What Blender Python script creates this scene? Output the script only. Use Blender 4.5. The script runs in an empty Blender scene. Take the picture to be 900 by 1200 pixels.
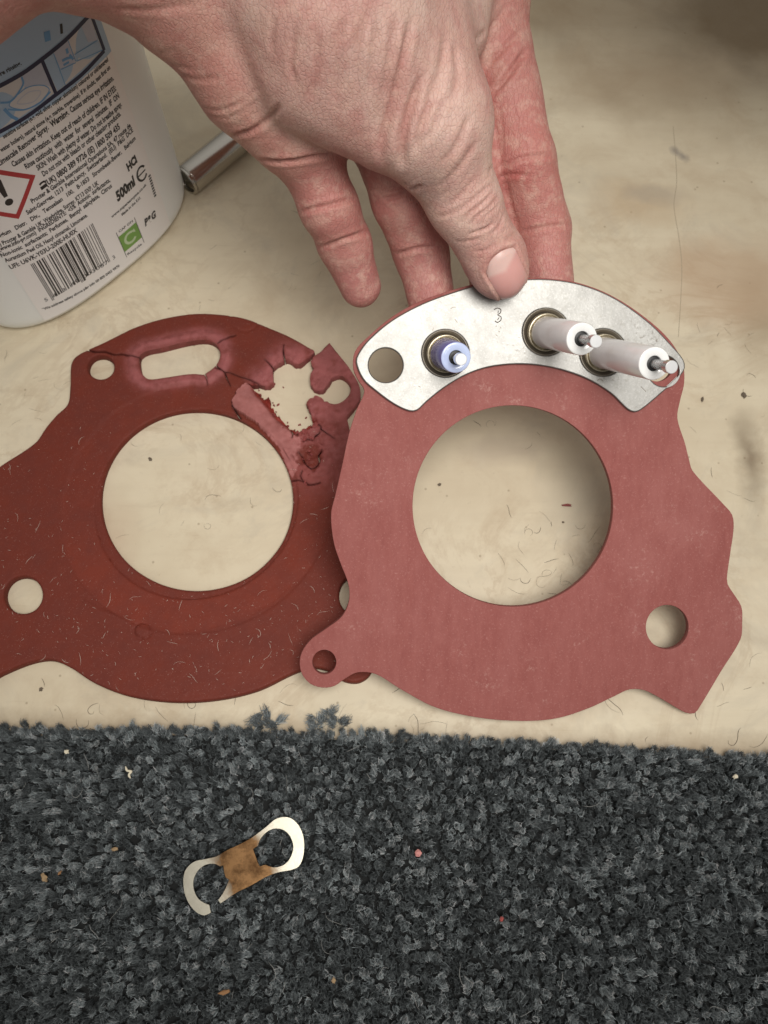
import bpy, bmesh, math, random
import numpy as np
from mathutils import Vector, Matrix, geometry, noise
from mathutils.bvhtree import BVHTree

random.seed(11)
rng = np.random.default_rng(11)
K = 0.001                                    # the scene is measured in millimetres, Blender in metres
scene = bpy.context.scene
COL = scene.collection

# ------------------------------------------------------------------ camera
TILT = math.radians(20.5)
FPX, DIST = 1050.0, 315.0
CAM = np.array([0, -math.sin(TILT), math.cos(TILT)]) * DIST
FWD = np.array([0, math.sin(TILT), -math.cos(TILT)])
UPV = np.array([0, math.cos(TILT), math.sin(TILT)])
RGT = np.array([1.0, 0, 0])
cam_d = bpy.data.cameras.new("camera")
cam_d.sensor_width = 36.0
cam_d.lens = FPX / 1200.0 * 36.0
cam_d.clip_start = 0.005
cam_d.clip_end = 20
cam_d.dof.use_dof = True
cam_d.dof.focus_distance = 0.262
cam_d.dof.aperture_fstop = 24.0
cam = bpy.data.objects.new("camera", cam_d)
COL.objects.link(cam)
cam.location = CAM * K
cam.rotation_euler = (TILT, 0, 0)
scene.camera = cam

# ------------------------------------------------------------------ light and exposure
world = bpy.data.worlds.new("World")
scene.world = world
world.use_nodes = True
bg = world.node_tree.nodes["Background"]
# a plain room: paler ceiling overhead, dimmer walls towards the horizon
_t = world.node_tree
_g = _t.nodes.new("ShaderNodeTexCoord"); _s = _t.nodes.new("ShaderNodeSeparateXYZ"); _r = _t.nodes.new("ShaderNodeValToRGB")
_t.links.new(_g.outputs["Generated"], _s.inputs[0]); _t.links.new(_s.outputs["Z"], _r.inputs[0]); _t.links.new(_r.outputs[0], bg.inputs[0])
_r.color_ramp.elements[0].position = 0.10; _r.color_ramp.elements[0].color = (.36, .335, .30, 1)
_r.color_ramp.elements[1].position = 0.95; _r.color_ramp.elements[1].color = (1.0, .965, .91, 1)
bg.inputs[1].default_value = 0.52

ld = bpy.data.lights.new("overhead_spot", 'SPOT')  # overhead key light, its soft cone shaped to dim the corners
ld.energy = 13.9
ld.color = (1.0, 0.97, 0.925)
ld.shadow_soft_size = 0.15
ld.spot_size = math.radians(56)
ld.spot_blend = 1.0
lamp = bpy.data.objects.new("overhead_spot", ld)
COL.objects.link(lamp)
lamp.location = Vector((95, -148, 580)) * K
_aim = Vector((8, 12, 0)) * K
lamp.rotation_euler = (_aim - lamp.location).to_track_quat('-Z', 'Y').to_euler()

vs = scene.view_settings
vs.view_transform = 'Standard'
vs.look = 'None'
vs.exposure = 0.0
vs.gamma = 1.0
vs.use_curve_mapping = False
scene.render.engine = 'CYCLES'

# ------------------------------------------------------------------ helpers
def ray(px, py):
    return FWD + (px - 450) / FPX * RGT + (600 - py) / FPX * UPV

def P(px, py, z):
    r = ray(px, py)
    return CAM + r * ((z - CAM[2]) / r[2])

def hit(px, py, p0, n):
    r = ray(px, py)
    return CAM + r * (((p0 - CAM) @ n) / (r @ n))

def proj(p):
    v = np.asarray(p) - CAM
    q = v @ FWD
    return np.stack([450 + FPX * (v @ RGT) / q, 600 - FPX * (v @ UPV) / q], -1)

def tag(o, label=None, cat=None, group=None, kind=None):
    if label: o["label"] = label
    if cat: o["category"] = cat
    if group: o["group"] = group
    if kind: o["kind"] = kind
    return o

def empty(name, loc=(0, 0, 0)):
    o = bpy.data.objects.new(name, None)
    o.empty_display_size = 0.01
    COL.objects.link(o)
    o.location = Vector([float(v) for v in loc]) * K
    return o

def link(name, me, mats, parent=None):
    o = bpy.data.objects.new(name, me)
    COL.objects.link(o)
    if mats is not None:
        for m in (mats if isinstance(mats, (list, tuple)) else [mats]):
            me.materials.append(m)
    if parent is not None:
        o.parent = parent
        pw = Matrix.Translation(parent.location)
        q = parent.parent
        while q is not None:
            pw = Matrix.Translation(q.location) @ pw
            q = q.parent
        me.transform(pw.inverted())
    return o

def mesh_obj(name, verts, faces, mats, parent=None, smooth=False, sharp=None):
    """verts in mm, world space"""
    me = bpy.data.meshes.new(name)
    v = np.asarray(verts, dtype=float) * K
    me.from_pydata([tuple(x) for x in v], [], [tuple(int(i) for i in f) for f in faces])
    me.validate()
    me.update()
    if smooth:
        me.shade_smooth()
        if sharp: me.set_sharp_from_angle(angle=math.radians(sharp))
    return link(name, me, mats, parent)

def fast_mesh(name, verts, quads=None, tris=None):
    me = bpy.data.meshes.new(name)
    v = np.ascontiguousarray(verts, dtype=np.float32) * K
    loops, starts, n = [], [], 0
    if quads is not None and len(quads):
        q = np.ascontiguousarray(quads, dtype=np.int32)
        loops.append(q.ravel()); starts.append(np.arange(len(q), dtype=np.int32) * 4); n += q.size
    if tris is not None and len(tris):
        q = np.ascontiguousarray(tris, dtype=np.int32)
        loops.append(q.ravel()); starts.append(n + np.arange(len(q), dtype=np.int32) * 3)
    loops = np.concatenate(loops); starts = np.concatenate(starts)
    me.vertices.add(len(v)); me.vertices.foreach_set("co", v.ravel())
    me.loops.add(len(loops)); me.loops.foreach_set("vertex_index", loops)
    me.polygons.add(len(starts)); me.polygons.foreach_set("loop_start", starts)
    me.update(calc_edges=True)
    return me

def set_col(me, cols, name="tint"):
    a = me.attributes.new(name, 'FLOAT_COLOR', 'POINT')
    c = np.ones((len(me.vertices), 4), dtype=np.float32)
    c[:, :3] = cols
    a.data.foreach_set("color", c.ravel())

def frame(n):
    n = np.asarray(n, float); n = n / np.linalg.norm(n)
    a = np.array([1.0, 0, 0]) if abs(n[0]) < .8 else np.array([0, 1.0, 0])
    x = a - n * (a @ n); x /= np.linalg.norm(x)
    return x, np.cross(n, x), n

def lathe(name, base, axis, prof, mat, parent=None, seg=48, sharp=35, closed=True):
    """prof: list of (radius, height) along axis"""
    x, y, n = frame(axis)
    V, F = [], []
    for (r, h) in prof:
        for k in range(seg):
            a = 2 * math.pi * k / seg
            V.append(np.asarray(base) + n * h + (x * math.cos(a) + y * math.sin(a)) * max(r, 1e-3))
    m = len(prof)
    for i in range(m - 1):
        for k in range(seg):
            k2 = (k + 1) % seg
            F.append((i * seg + k, i * seg + k2, (i + 1) * seg + k2, (i + 1) * seg + k))
    if closed:
        F.append(tuple(range(seg))[::-1]); F.append(tuple((m - 1) * seg + k for k in range(seg)))
    return mesh_obj(name, V, F, mat, parent, True, sharp)

def smooth_path(pts, closed=True, step=6):
    """Catmull-Rom through 2-D points; a third value 1 marks a hard corner"""
    n = len(pts)
    p = [np.array(q[:2], float) for q in pts]
    corner = [len(q) > 2 and q[2] for q in pts]
    out = []
    rngi = range(n if closed else n - 1)
    for i in rngi:
        a, b = p[i], p[(i + 1) % n]
        pa = p[(i - 1) % n] if (closed or i > 0) else a
        pb = p[(i + 2) % n] if (closed or i + 2 < n) else b
        if corner[i]: pa = a - (b - a)
        if corner[(i + 1) % n]: pb = b + (b - a)
        L = np.linalg.norm(b - a)
        t1 = (b - pa) / max(np.linalg.norm(b - a) + np.linalg.norm(a - pa), 1e-6) * L
        t2 = (pb - a) / max(np.linalg.norm(b - a) + np.linalg.norm(pb - b), 1e-6) * L
        k = max(1, int(round(L / step)))
        for j in range(k):
            s = j / k
            h1 = 2 * s**3 - 3 * s**2 + 1; h2 = s**3 - 2 * s**2 + s
            h3 = -2 * s**3 + 3 * s**2; h4 = s**3 - s**2
            out.append(a * h1 + t1 * h2 + b * h3 + t2 * h4)
    if not closed: out.append(p[-1])
    return np.array(out)

def ellipse(cx, cy, rx, ry, n=48):
    a = np.arange(n) * 2 * math.pi / n
    return np.stack([cx + rx * np.cos(a), cy + ry * np.sin(a)], -1)

def slab(name, loops, origin, ex, ey, n, t, bev, mat, parent=None, seg=2):
    """flat plate: closed 2-D loops (mm in the plane frame; first is the outline), top face in the plane, thickness t below"""
    cu = bpy.data.curves.new(name, 'CURVE')
    cu.dimensions = '2D'; cu.fill_mode = 'BOTH'
    cu.extrude = (t / 2 - bev) * K; cu.bevel_depth = bev * K; cu.bevel_resolution = seg; cu.offset = -bev * K
    for lp in loops:
        s = cu.splines.new('POLY'); s.points.add(len(lp) - 1)
        for i, q in enumerate(lp): s.points[i].co = (q[0] * K, q[1] * K, 0, 1)
        s.use_cyclic_u = True
    o = bpy.data.objects.new(name, cu); COL.objects.link(o)
    dg = bpy.context.evaluated_depsgraph_get()
    me = bpy.data.meshes.new_from_object(o.evaluated_get(dg))
    bpy.data.objects.remove(o); bpy.data.curves.remove(cu)
    me.materials.clear()
    me.name = name
    M = Matrix(((ex[0], ey[0], n[0], 0), (ex[1], ey[1], n[1], 0), (ex[2], ey[2], n[2], 0), (0, 0, 0, 1)))
    off = np.asarray(origin) - np.asarray(n) * t / 2
    me.transform(Matrix.Translation(Vector(off.tolist()) * K) @ M)
    return link(name, me, mat, parent)

def tubes(name, paths, rad, mat, parent=None, sides=4, taper=True):
    """many thin fibres in one mesh; paths: list of Nx3 arrays in mm"""
    V, Q = [], []
    base = 0
    for i, p in enumerate(paths):
        r0 = rad[i] if hasattr(rad, '__len__') else rad
        n = len(p)
        t = np.gradient(p, axis=0); t /= np.linalg.norm(t, axis=1)[:, None] + 1e-9
        up = np.array([0, 0, 1.0])
        s = np.cross(t, up); ln = np.linalg.norm(s, axis=1)[:, None]
        s = np.where(ln > 1e-3, s / np.maximum(ln, 1e-6), np.array([1.0, 0, 0]))
        u = np.cross(s, t)
        w = np.ones(n)
        if taper: w = np.clip(np.minimum(np.arange(n), np.arange(n)[::-1]) / 1.5, .35, 1)
        for k in range(sides):
            a = 2 * math.pi * k / sides
            V.append(p + (s * math.cos(a) + u * math.sin(a)) * (r0 * w)[:, None])
        for k in range(sides):
            k2 = (k + 1) % sides
            i0 = base + k * n + np.arange(n - 1); i1 = base + k2 * n + np.arange(n - 1)
            Q.append(np.stack([i0, i0 + 1, i1 + 1, i1], -1))
        base += n * sides
    me = fast_mesh(name, np.concatenate(V), quads=np.concatenate(Q))
    me.shade_smooth()
    return link(name, me, mat, parent)

# ------------------------------------------------------------------ materials
class NT:
    def __init__(s, name):
        s.m = bpy.data.materials.new(name); s.m.use_nodes = True
        s.t = s.m.node_tree; s.b = s.t.nodes["Principled BSDF"]
        s.co = s.t.nodes.new("ShaderNodeTexCoord")
    def n(s, typ, **kw):
        o = s.t.nodes.new(typ)
        for k, v in kw.items(): setattr(o, k, v)
        return o
    def l(s, a, b): s.t.links.new(a, b)
    def pos(s, scale=(1, 1, 1), world=False):
        mp = s.n("ShaderNodeMapping"); mp.inputs["Scale"].default_value = scale
        if world:
            g = s.n("ShaderNodeNewGeometry"); s.l(g.outputs["Position"], mp.inputs[0])
        else: s.l(s.co.outputs["Object"], mp.inputs[0])
        return mp.outputs[0]
    def noise(s, scale, detail=4, rough=.6, vec=None, dist=0.0):
        o = s.n("ShaderNodeTexNoise"); o.inputs["Scale"].default_value = scale
        o.inputs["Detail"].default_value = detail; o.inputs["Roughness"].default_value = rough
        o.inputs["Distortion"].default_value = dist
        s.l(vec if vec is not None else s.pos(), o.inputs["Vector"])
        return o.outputs["Fac"]
    def ramp(s, fac, stops, interp='LINEAR'):
        r = s.n("ShaderNodeValToRGB"); r.color_ramp.interpolation = interp
        e = r.color_ramp.elements
        while len(e) < len(stops): e.new(.5)
        for i, (p, c) in enumerate(stops):
            e[i].position = p; e[i].color = (c if hasattr(c, '__len__') else (c, c, c)) + (1,) if not (hasattr(c, '__len__') and len(c) == 4) else c
        s.l(fac, r.inputs[0]); return r.outputs[0]
    def mix(s, fac, a, b, blend='MIX'):
        o = s.n("ShaderNodeMix", data_type='RGBA', blend_type=blend)
        for sock, v in ((o.inputs[0], fac), (o.inputs[6], a), (o.inputs[7], b)):
            if hasattr(v, 'is_linked'): s.l(v, sock)
            elif hasattr(v, '__len__'): sock.default_value = tuple(v) + (1,) if len(v) == 3 else v
            else: sock.default_value = v
        return o.outputs[2]
    def math(s, op, a, b=0.0, clamp=False):
        o = s.n("ShaderNodeMath", operation=op); o.use_clamp = clamp
        for sock, v in ((o.inputs[0], a), (o.inputs[1], b)):
            if hasattr(v, 'is_linked'): s.l(v, sock)
            else: sock.default_value = v
        return o.outputs[0]
    def attr(s, name="tint"):
        a = s.n("ShaderNodeAttribute"); a.attribute_name = name; return a.outputs["Color"]
    def bump(s, h, dist, strength=1.0, prev=None):
        o = s.n("ShaderNodeBump"); o.inputs["Strength"].default_value = strength
        o.inputs["Distance"].default_value = dist; s.l(h, o.inputs["Height"])
        if prev is not None: s.l(prev, o.inputs["Normal"])
        return o.outputs[0]
    def set(s, **kw):
        for k, v in kw.items():
            sock = s.b.inputs[k.replace('_', ' ')]
            if hasattr(v, 'is_linked'): s.l(v, sock)
            elif hasattr(v, '__len__') and len(v) == 3 and sock.type == 'RGBA': sock.default_value = tuple(v) + (1,)
            else: sock.default_value = v
        return s

def plain(name, col, rough=.5, metal=0.0, **kw):
    k = NT(name); k.set(Base_Color=col, Roughness=rough, Metallic=metal, **kw); return k.m

# worktop: cream laminate, stained and finely scratched
k = NT("cream_worktop")
big = k.noise(9, 5, .62)
med = k.noise(38, 6, .65, dist=.6)
fine = k.noise(420, 4, .7)
c = k.ramp(big, [(.30, (.53, .445, .315)), (.50, (.63, .55, .405)), (.72, (.69, .61, .465))])
c = k.mix(k.ramp(med, [(.50, 0.0), (.70, .42)]), c, (.44, .34, .225))
grey = k.noise(22, 6, .7, dist=1.2)
c = k.mix(k.ramp(grey, [(.52, 0.0), (.72, .42)]), c, (.40, .36, .29))
str_ = k.noise(60, 3, .6, vec=k.pos((.35, 3.0, 1)))
c = k.mix(k.ramp(str_, [(.45, 0.0), (.75, .22)]), c, (.47, .39, .28))
vn = k.noise(16, 7, .68, dist=1.6)
vein = k.math('SUBTRACT', 1.0, k.math('MULTIPLY', k.math('ABSOLUTE', k.math('SUBTRACT', vn, .5)), 26.0), True)
c = k.mix(k.math('MULTIPLY', vein, k.ramp(big, [(.42, 0.0), (.66, .34)])), c, (.34, .23, .13))
dots = k.n("ShaderNodeTexVoronoi"); dots.inputs["Scale"].default_value = 130; k.l(k.pos(), dots.inputs["Vector"])
c = k.mix(k.ramp(dots.outputs["Distance"], [(.035, .55), (.075, 0.0)]), c, (.25, .19, .12))
scr = k.noise(150, 3, .5, vec=k.pos((.18, 5.0, 1)))
c = k.mix(k.ramp(scr, [(.66, 0.0), (.72, .16)]), c, (.40, .32, .21))
c = k.mix(k.ramp(fine, [(.62, 0.0), (.78, .30)]), c, (.34, .27, .18))
def dark_patch(c, px, py, rx, ry, col, amt, sharp=.35):
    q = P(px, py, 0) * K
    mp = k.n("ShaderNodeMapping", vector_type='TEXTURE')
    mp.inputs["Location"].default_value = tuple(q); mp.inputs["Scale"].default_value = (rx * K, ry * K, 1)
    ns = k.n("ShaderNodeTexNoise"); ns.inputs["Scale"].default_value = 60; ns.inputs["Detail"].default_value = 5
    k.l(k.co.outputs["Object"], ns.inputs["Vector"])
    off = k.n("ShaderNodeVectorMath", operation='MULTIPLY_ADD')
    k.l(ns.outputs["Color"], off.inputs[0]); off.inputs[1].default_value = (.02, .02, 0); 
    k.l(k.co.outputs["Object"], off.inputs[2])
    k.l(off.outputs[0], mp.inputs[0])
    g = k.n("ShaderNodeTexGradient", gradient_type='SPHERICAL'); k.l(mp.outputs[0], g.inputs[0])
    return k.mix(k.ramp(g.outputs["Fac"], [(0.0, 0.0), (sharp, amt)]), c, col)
c = dark_patch(c, 905, 505, 9, 22, (.14, .095, .055), .7, .9)
c = dark_patch(c, 915, 350, 16, 30, (.26, .175, .10), .55, .9)
c = dark_patch(c, 880, 300, 40, 26, (.44, .30, .19), .6, .6)
c = dark_patch(c, 775, 215, 24, 14, (.45, .32, .19), .45, .6)
c = dark_patch(c, 792, 205, 16, 7, (.36, .31, .25), .45, .7)
c = dark_patch(c, 826, 155, 3.2, 4, (.20, .175, .16), .7, .8)
c = dark_patch(c, 920, -10, 120, 90, (.10, .066, .033), .92, .75)  # far-edge patches: brown staining with the light's falloff painted in
c = dark_patch(c, 750, 70, 60, 26, (.30, .22, .14), .5, .8)
c = dark_patch(c, 660, -10, 60, 34, (.20, .14, .08), .65, .8)
c = dark_patch(c, 150, 610, 16, 26, (.50, .38, .27), .5, .7)
c = dark_patch(c, 510, 625, 8, 6, (.42, .36, .22), .5, .8)
c = dark_patch(c, 620, 500, 20, 8, (.42, .35, .27), .5, .7)  # darker tone along the far and right sides of the new gasket's bore
c = dark_patch(c, 700, 555, 14, 20, (.42, .37, .28), .5, .7)
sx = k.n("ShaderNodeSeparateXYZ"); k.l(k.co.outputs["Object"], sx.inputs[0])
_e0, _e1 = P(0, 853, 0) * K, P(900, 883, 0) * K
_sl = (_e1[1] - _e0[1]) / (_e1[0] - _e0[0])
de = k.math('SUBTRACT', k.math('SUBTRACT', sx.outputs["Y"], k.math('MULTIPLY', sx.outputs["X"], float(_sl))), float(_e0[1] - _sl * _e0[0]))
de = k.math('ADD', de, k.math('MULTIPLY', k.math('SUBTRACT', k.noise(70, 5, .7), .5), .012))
c = k.mix(k.ramp(k.math('MULTIPLY', de, 100.0), [(.05, .62), (.75, 0.0)]), c, (.30, .22, .14))      # grime along the carpet's edge, with the strip's dimmer light painted in
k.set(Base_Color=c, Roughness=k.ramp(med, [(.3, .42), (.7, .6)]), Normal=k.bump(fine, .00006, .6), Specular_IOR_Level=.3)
M_TOP = k.m

# rubber of the old gasket (tint painted per vertex: it is really discoloured by heat)
k = NT("old_red_rubber")
f1 = k.noise(900, 5, .7); f2 = k.noise(120, 5, .65); f3 = k.noise(2600, 2, .6)
c = k.mix(k.ramp(f2, [(.35, 0.0), (.75, .45)]), k.attr(), (.10, .030, .026))
c = k.mix(k.ramp(f1, [(.60, 0.0), (.76, .22)]), c, (.30, .12, .10))
c = k.mix(k.ramp(f3, [(.66, 0.0), (.74, .55)]), c, (.42, .24, .20))
h = k.math('ADD', f1, k.math('MULTIPLY', f3, .4))
k.set(Base_Color=c, Roughness=k.ramp(f2, [(.3, .5), (.7, .68)]), Specular_IOR_Level=.16, Normal=k.bump(h, .00020, .6))
M_OLD = k.m

# fibre sheet of the new gasket
k = NT("new_red_fibre_sheet")
f1 = k.noise(1500, 4, .75); f2 = k.noise(30, 5, .6)
st = k.noise(420, 4, .65, vec=k.pos((1.6, .28, 1), world=True))
wv = k.noise(75, 3, .6, vec=k.pos((2.2, .5, 1), world=True))
c = k.mix(k.ramp(st, [(.25, 0.0), (.80, 1.0)]), (.238, .068, .060), (.290, .093, .081))
c = k.mix(k.ramp(wv, [(.40, 0.0), (.70, .25)]), c, (.35, .135, .122))
c = k.mix(k.ramp(f2, [(.48, 0.0), (.75, .40)]), c, (.37, .15, .135))
c = k.mix(k.ramp(f1, [(.56, 0.0), (.72, .42)]), c, (.52, .27, .24))
scuff = k.math('MULTIPLY', k.ramp(k.noise(55, 6, .8), [(.56, 0.0), (.72, .8)]), k.ramp(k.noise(700, 4, .75), [(.50, 0.0), (.66, .75)]))
c = k.mix(scuff, c, (.66, .44, .38))
k.set(Base_Color=c, Roughness=.72, Specular_IOR_Level=.25, Normal=k.bump(k.math('ADD', f1, st), .00012, .7))
M_NEW = k.m

# stainless plate
k = NT("stainless_plate")
g1 = k.noise(75, 8, .78); g2 = k.noise(520, 4, .7); g3 = k.noise(1700, 3, .7)
c = k.ramp(g1, [(.30, (.235, .23, .217)), (.64, (.285, .281, .268))])
c = k.mix(k.ramp(g2, [(.54, 0.0), (.72, .4)]), c, (.20, .19, .165))
c = k.mix(k.ramp(g3, [(.55, 0.0), (.72, .5)]), c, (.45, .44, .42))
dirt = k.math('MULTIPLY', k.ramp(k.noise(40, 5, .7), [(.50, 0.0), (.66, 1.0)]), k.ramp(k.noise(800, 5, .75), [(.54, 0.0), (.64, .8)]))
c = k.mix(dirt, c, (.10, .085, .07))
k.set(Base_Color=c, Metallic=.95, Roughness=k.ramp(g1, [(.35, .49), (.65, .45)]), Normal=k.bump(k.math('ADD', g2, g3), .00005, .5))
M_STEEL = k.m

k = NT("bright_turned_steel")
g1 = k.noise(900, 3, .6)
k.set(Base_Color=(.50, .475, .43), Metallic=1.0, Roughness=.2)
M_ROD = k.m
M_PIN = plain("pin_steel", (.60, .60, .60), .22, 1.0)
M_PINTIP = plain("pin_tip_polished", (.90, .91, .92), .28, .6)
M_PINDARK = plain("dark_seal", (.012, .012, .012), .5)
k = NT("collar_brass")
g1 = k.noise(900, 4, .7)
k.set(Base_Color=k.ramp(g1, [(.35, (.34, .29, .20)), (.65, (.62, .56, .44))]), Metallic=.8, Roughness=.38)
M_COLLAR = k.m
k = NT("countersink_dark")
k.set(Base_Color=(.10, .085, .065), Metallic=.5, Roughness=.35)
M_SINK = k.m
def ceramic(name, col, stain, end=False):
    k = NT(name)
    w = k.noise(160, 4, .6, vec=k.pos((1, 1, 1)))
    c = k.mix(k.ramp(w, [(.48, 0.0), (.72, .65)]), col, stain)
    k.set(Base_Color=c, Roughness=.22, Coat_Weight=.5, Coat_Roughness=.08)
    return k.m
M_CER = ceramic("white_ceramic_side", (.88, .88, .885), (.80, .77, .76))
M_CERF = ceramic("white_ceramic_face", (.84, .84, .83), (.72, .72, .71))
M_CERB = ceramic("blue_ceramic_side", (.15, .14, .46), (.36, .33, .46))
M_CERBF = ceramic("blue_ceramic_face", (.50, .58, .82), (.44, .50, .76))

# bottle
k = NT("white_bottle_plastic")
k.set(Base_Color=(.79, .81, .80), Roughness=k.ramp(k.noise(300, 3), [(.3, .34), (.7, .42)]), Subsurface_Weight=.15, Subsurface_Radius=(.004, .004, .004), Subsurface_Scale=1.0)
M_BOT = k.m
k = NT("label_film"); k.set(Base_Color=k.mix(k.noise(40, 3), (.80, .78, .765), (.82, .80, .785)), Roughness=.42); M_LAB = k.m
M_INK = plain("black_ink", (.018, .017, .018), .45)
M_NAVY = plain("navy_ink", (.012, .016, .060), .45)
M_RED = plain("red_ink", (.40, .035, .04), .45)
M_GREEN = plain("green_ink", (.17, .34, .07), .45)
M_PALEG = plain("pale_green_ink", (.50, .62, .40), .45)
M_BLUE = plain("pale_blue_ink", (.36, .50, .66), .45)
M_MBLUE = plain("mid_blue_ink", (.13, .32, .58), .45)
M_PANEL = plain("picture_white_ink", (.60, .60, .61), .45)
M_LAV = plain("picture_grey_ink", (.46, .50, .60), .45)

# skin (tint per vertex: palm redder than the back of the thumb)
k = NT("skin")
b1 = k.noise(55, 5, .6); b2 = k.noise(260, 4, .65); b3 = k.noise(1300, 3, .6)
vor = k.n("ShaderNodeTexVoronoi"); vor.inputs["Scale"].default_value = 1050
k.l(k.pos((1, 1, 1)), vor.inputs["Vector"])
vor.feature = 'DISTANCE_TO_EDGE'
vcell = k.ramp(vor.outputs["Distance"], [(.0, 0.0), (.22, 1.0)])
vo2 = k.n("ShaderNodeTexVoronoi"); vo2.feature = 'DISTANCE_TO_EDGE'; vo2.inputs["Scale"].default_value = 520
wv_ = k.n("ShaderNodeTexNoise"); wv_.inputs["Scale"].default_value = 300; k.l(k.pos(), wv_.inputs["Vector"])
ad_ = k.n("ShaderNodeVectorMath", operation='MULTIPLY_ADD'); k.l(wv_.outputs["Color"], ad_.inputs[0]); ad_.inputs[1].default_value = (.0012, .0012, .0012); k.l(k.pos((1.7, .8, 1.2)), ad_.inputs[2])
k.l(ad_.outputs[0], vo2.inputs["Vector"])
vline = k.ramp(vo2.outputs["Distance"], [(.0, 0.0), (.10, 1.0)])
ridg = k.noise(820, 3, .55, vec=k.pos((1.5, .35, .8)))
c = k.mix(k.ramp(b1, [(.38, 0.0), (.62, .62)]), k.attr(), (.46, .19, .165))
c = k.mix(k.ramp(b2, [(.48, 0.0), (.68, .5)]), c, (.64, .42, .34))
c = k.mix(k.ramp(b3, [(.58, 0.0), (.75, .30)]), c, (.36, .15, .12))
c = k.mix(k.math('MULTIPLY', k.math('SUBTRACT', 1.0, vline), .16), c, (.34, .15, .125))
grim = k.noise(95, 6, .75)
c = k.mix(k.ramp(grim, [(.60, 0.0), (.78, .35)]), c, (.33, .20, .16))
h = k.math('ADD', k.math('ADD', k.math('MULTIPLY', vcell, .16), k.math('MULTIPLY', vline, .30)), k.math('ADD', k.math('MULTIPLY', ridg, .6), k.math('MULTIPLY', b2, .5)))
k.set(Base_Color=c, Roughness=k.ramp(b2, [(.3, .46), (.7, .60)]), Specular_IOR_Level=.38,
      Subsurface_Weight=.13, Subsurface_Radius=(.0024, .0010, .0006), Subsurface_Scale=1.0,
      Normal=k.bump(h, .00026, .9))
M_SKIN = k.m
k = NT("nail")
k.set(Base_Color=k.attr(), Roughness=.30, Subsurface_Weight=.2, Subsurface_Radius=(.002, .001, .0007), Subsurface_Scale=1.0,
      Specular_IOR_Level=.5, Normal=k.bump(k.noise(600, 3, .5, vec=k.pos((3, .4, 1))), .00005, .5))
M_NAIL = k.m

# carpet
k = NT("carpet_yarn"); k.set(Base_Color=k.attr(), Roughness=.9, Specular_IOR_Level=.12); M_YARN = k.m
M_BACK = plain("carpet_backing", (.012, .013, .013), .95)

# clip
k = NT("spring_steel_clip")
q0, q1 = P(262, 1030, 6) * K, P(312, 1000, 6) * K
s1 = k.noise(210, 6, .75); s2 = k.noise(1600, 3, .6, vec=k.pos((.4, 2.5, 1)))
c = k.mix(k.ramp(s1, [(.4, 0.0), (.7, .4)]), (.27, .255, .21), (.18, .165, .13))
mp = k.n("ShaderNodeMapping", vector_type='TEXTURE')
qm = (q0 + q1) / 2; mp.inputs["Location"].default_value = tuple(qm); mp.inputs["Scale"].default_value = (.0125, .026, 1)
mp.inputs["Rotation"].default_value = (0, 0, math.radians(30))
gg = k.n("ShaderNodeNewGeometry"); k.l(gg.outputs["Position"], mp.inputs[0])
gr = k.n("ShaderNodeTexGradient", gradient_type='SPHERICAL'); k.l(mp.outputs[0], gr.inputs[0])
hm = k.math('ADD', gr.outputs["Fac"], k.math('MULTIPLY', k.math('SUBTRACT', s1, .5), .5))
c = k.mix(k.ramp(hm, [(.16, 0.0), (.50, 1.0)]), c, k.ramp(s1, [(.35, (.035, .018, .008)), (.6, (.105, .058, .026))]))
k.set(Base_Color=c, Metallic=1.0, Roughness=.30, Normal=k.bump(s2, .00003, .6))
M_CLIP = k.m

M_LINT = plain("dark_lint", (.13, .105, .08), .8)
M_WLINT = plain("pale_lint", (.62, .50, .42), .8)
M_DIRT = plain("brown_dirt", (.13, .10, .07), .8)
M_SPECK = plain("dark_dirt", (.05, .035, .025), .8)

# ================================================================== SETTING
S = 700.0
top = mesh_obj("worktop", [(-S, -S, 0), (S, -S, 0), (S, S, 0), (-S, S, 0)], [(0, 1, 2, 3)], M_TOP)
tag(top, kind="structure")

# carpet: backing sheet + tufts
EDGE = [(-500, 846), (0, 853), (220, 852), (450, 860), (620, 868), (900, 884), (1400, 905)]
EP = np.array([P(a, b, 1.5)[:2] for a, b in EDGE])
def edge_y(x): return np.interp(x, EP[:, 0], EP[:, 1])
xs = np.linspace(-S, S, 60)
bv = [(x, edge_y(x) - 2.4, 0.8) for x in xs] + [(x, -S, 0.8) for x in xs]
bv += [(x, edge_y(x) - 2.4, 0.02) for x in xs]
n_ = len(xs)
bf = [(i, i + n_, i + n_ + 1, i + 1) for i in range(n_ - 1)] + [(i, i + 1, i + 1 + 2 * n_, i + 2 * n_) for i in range(n_ - 1)]
carpet = mesh_obj("carpet", bv, bf, M_BACK)
tag(carpet, kind="structure")

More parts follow.
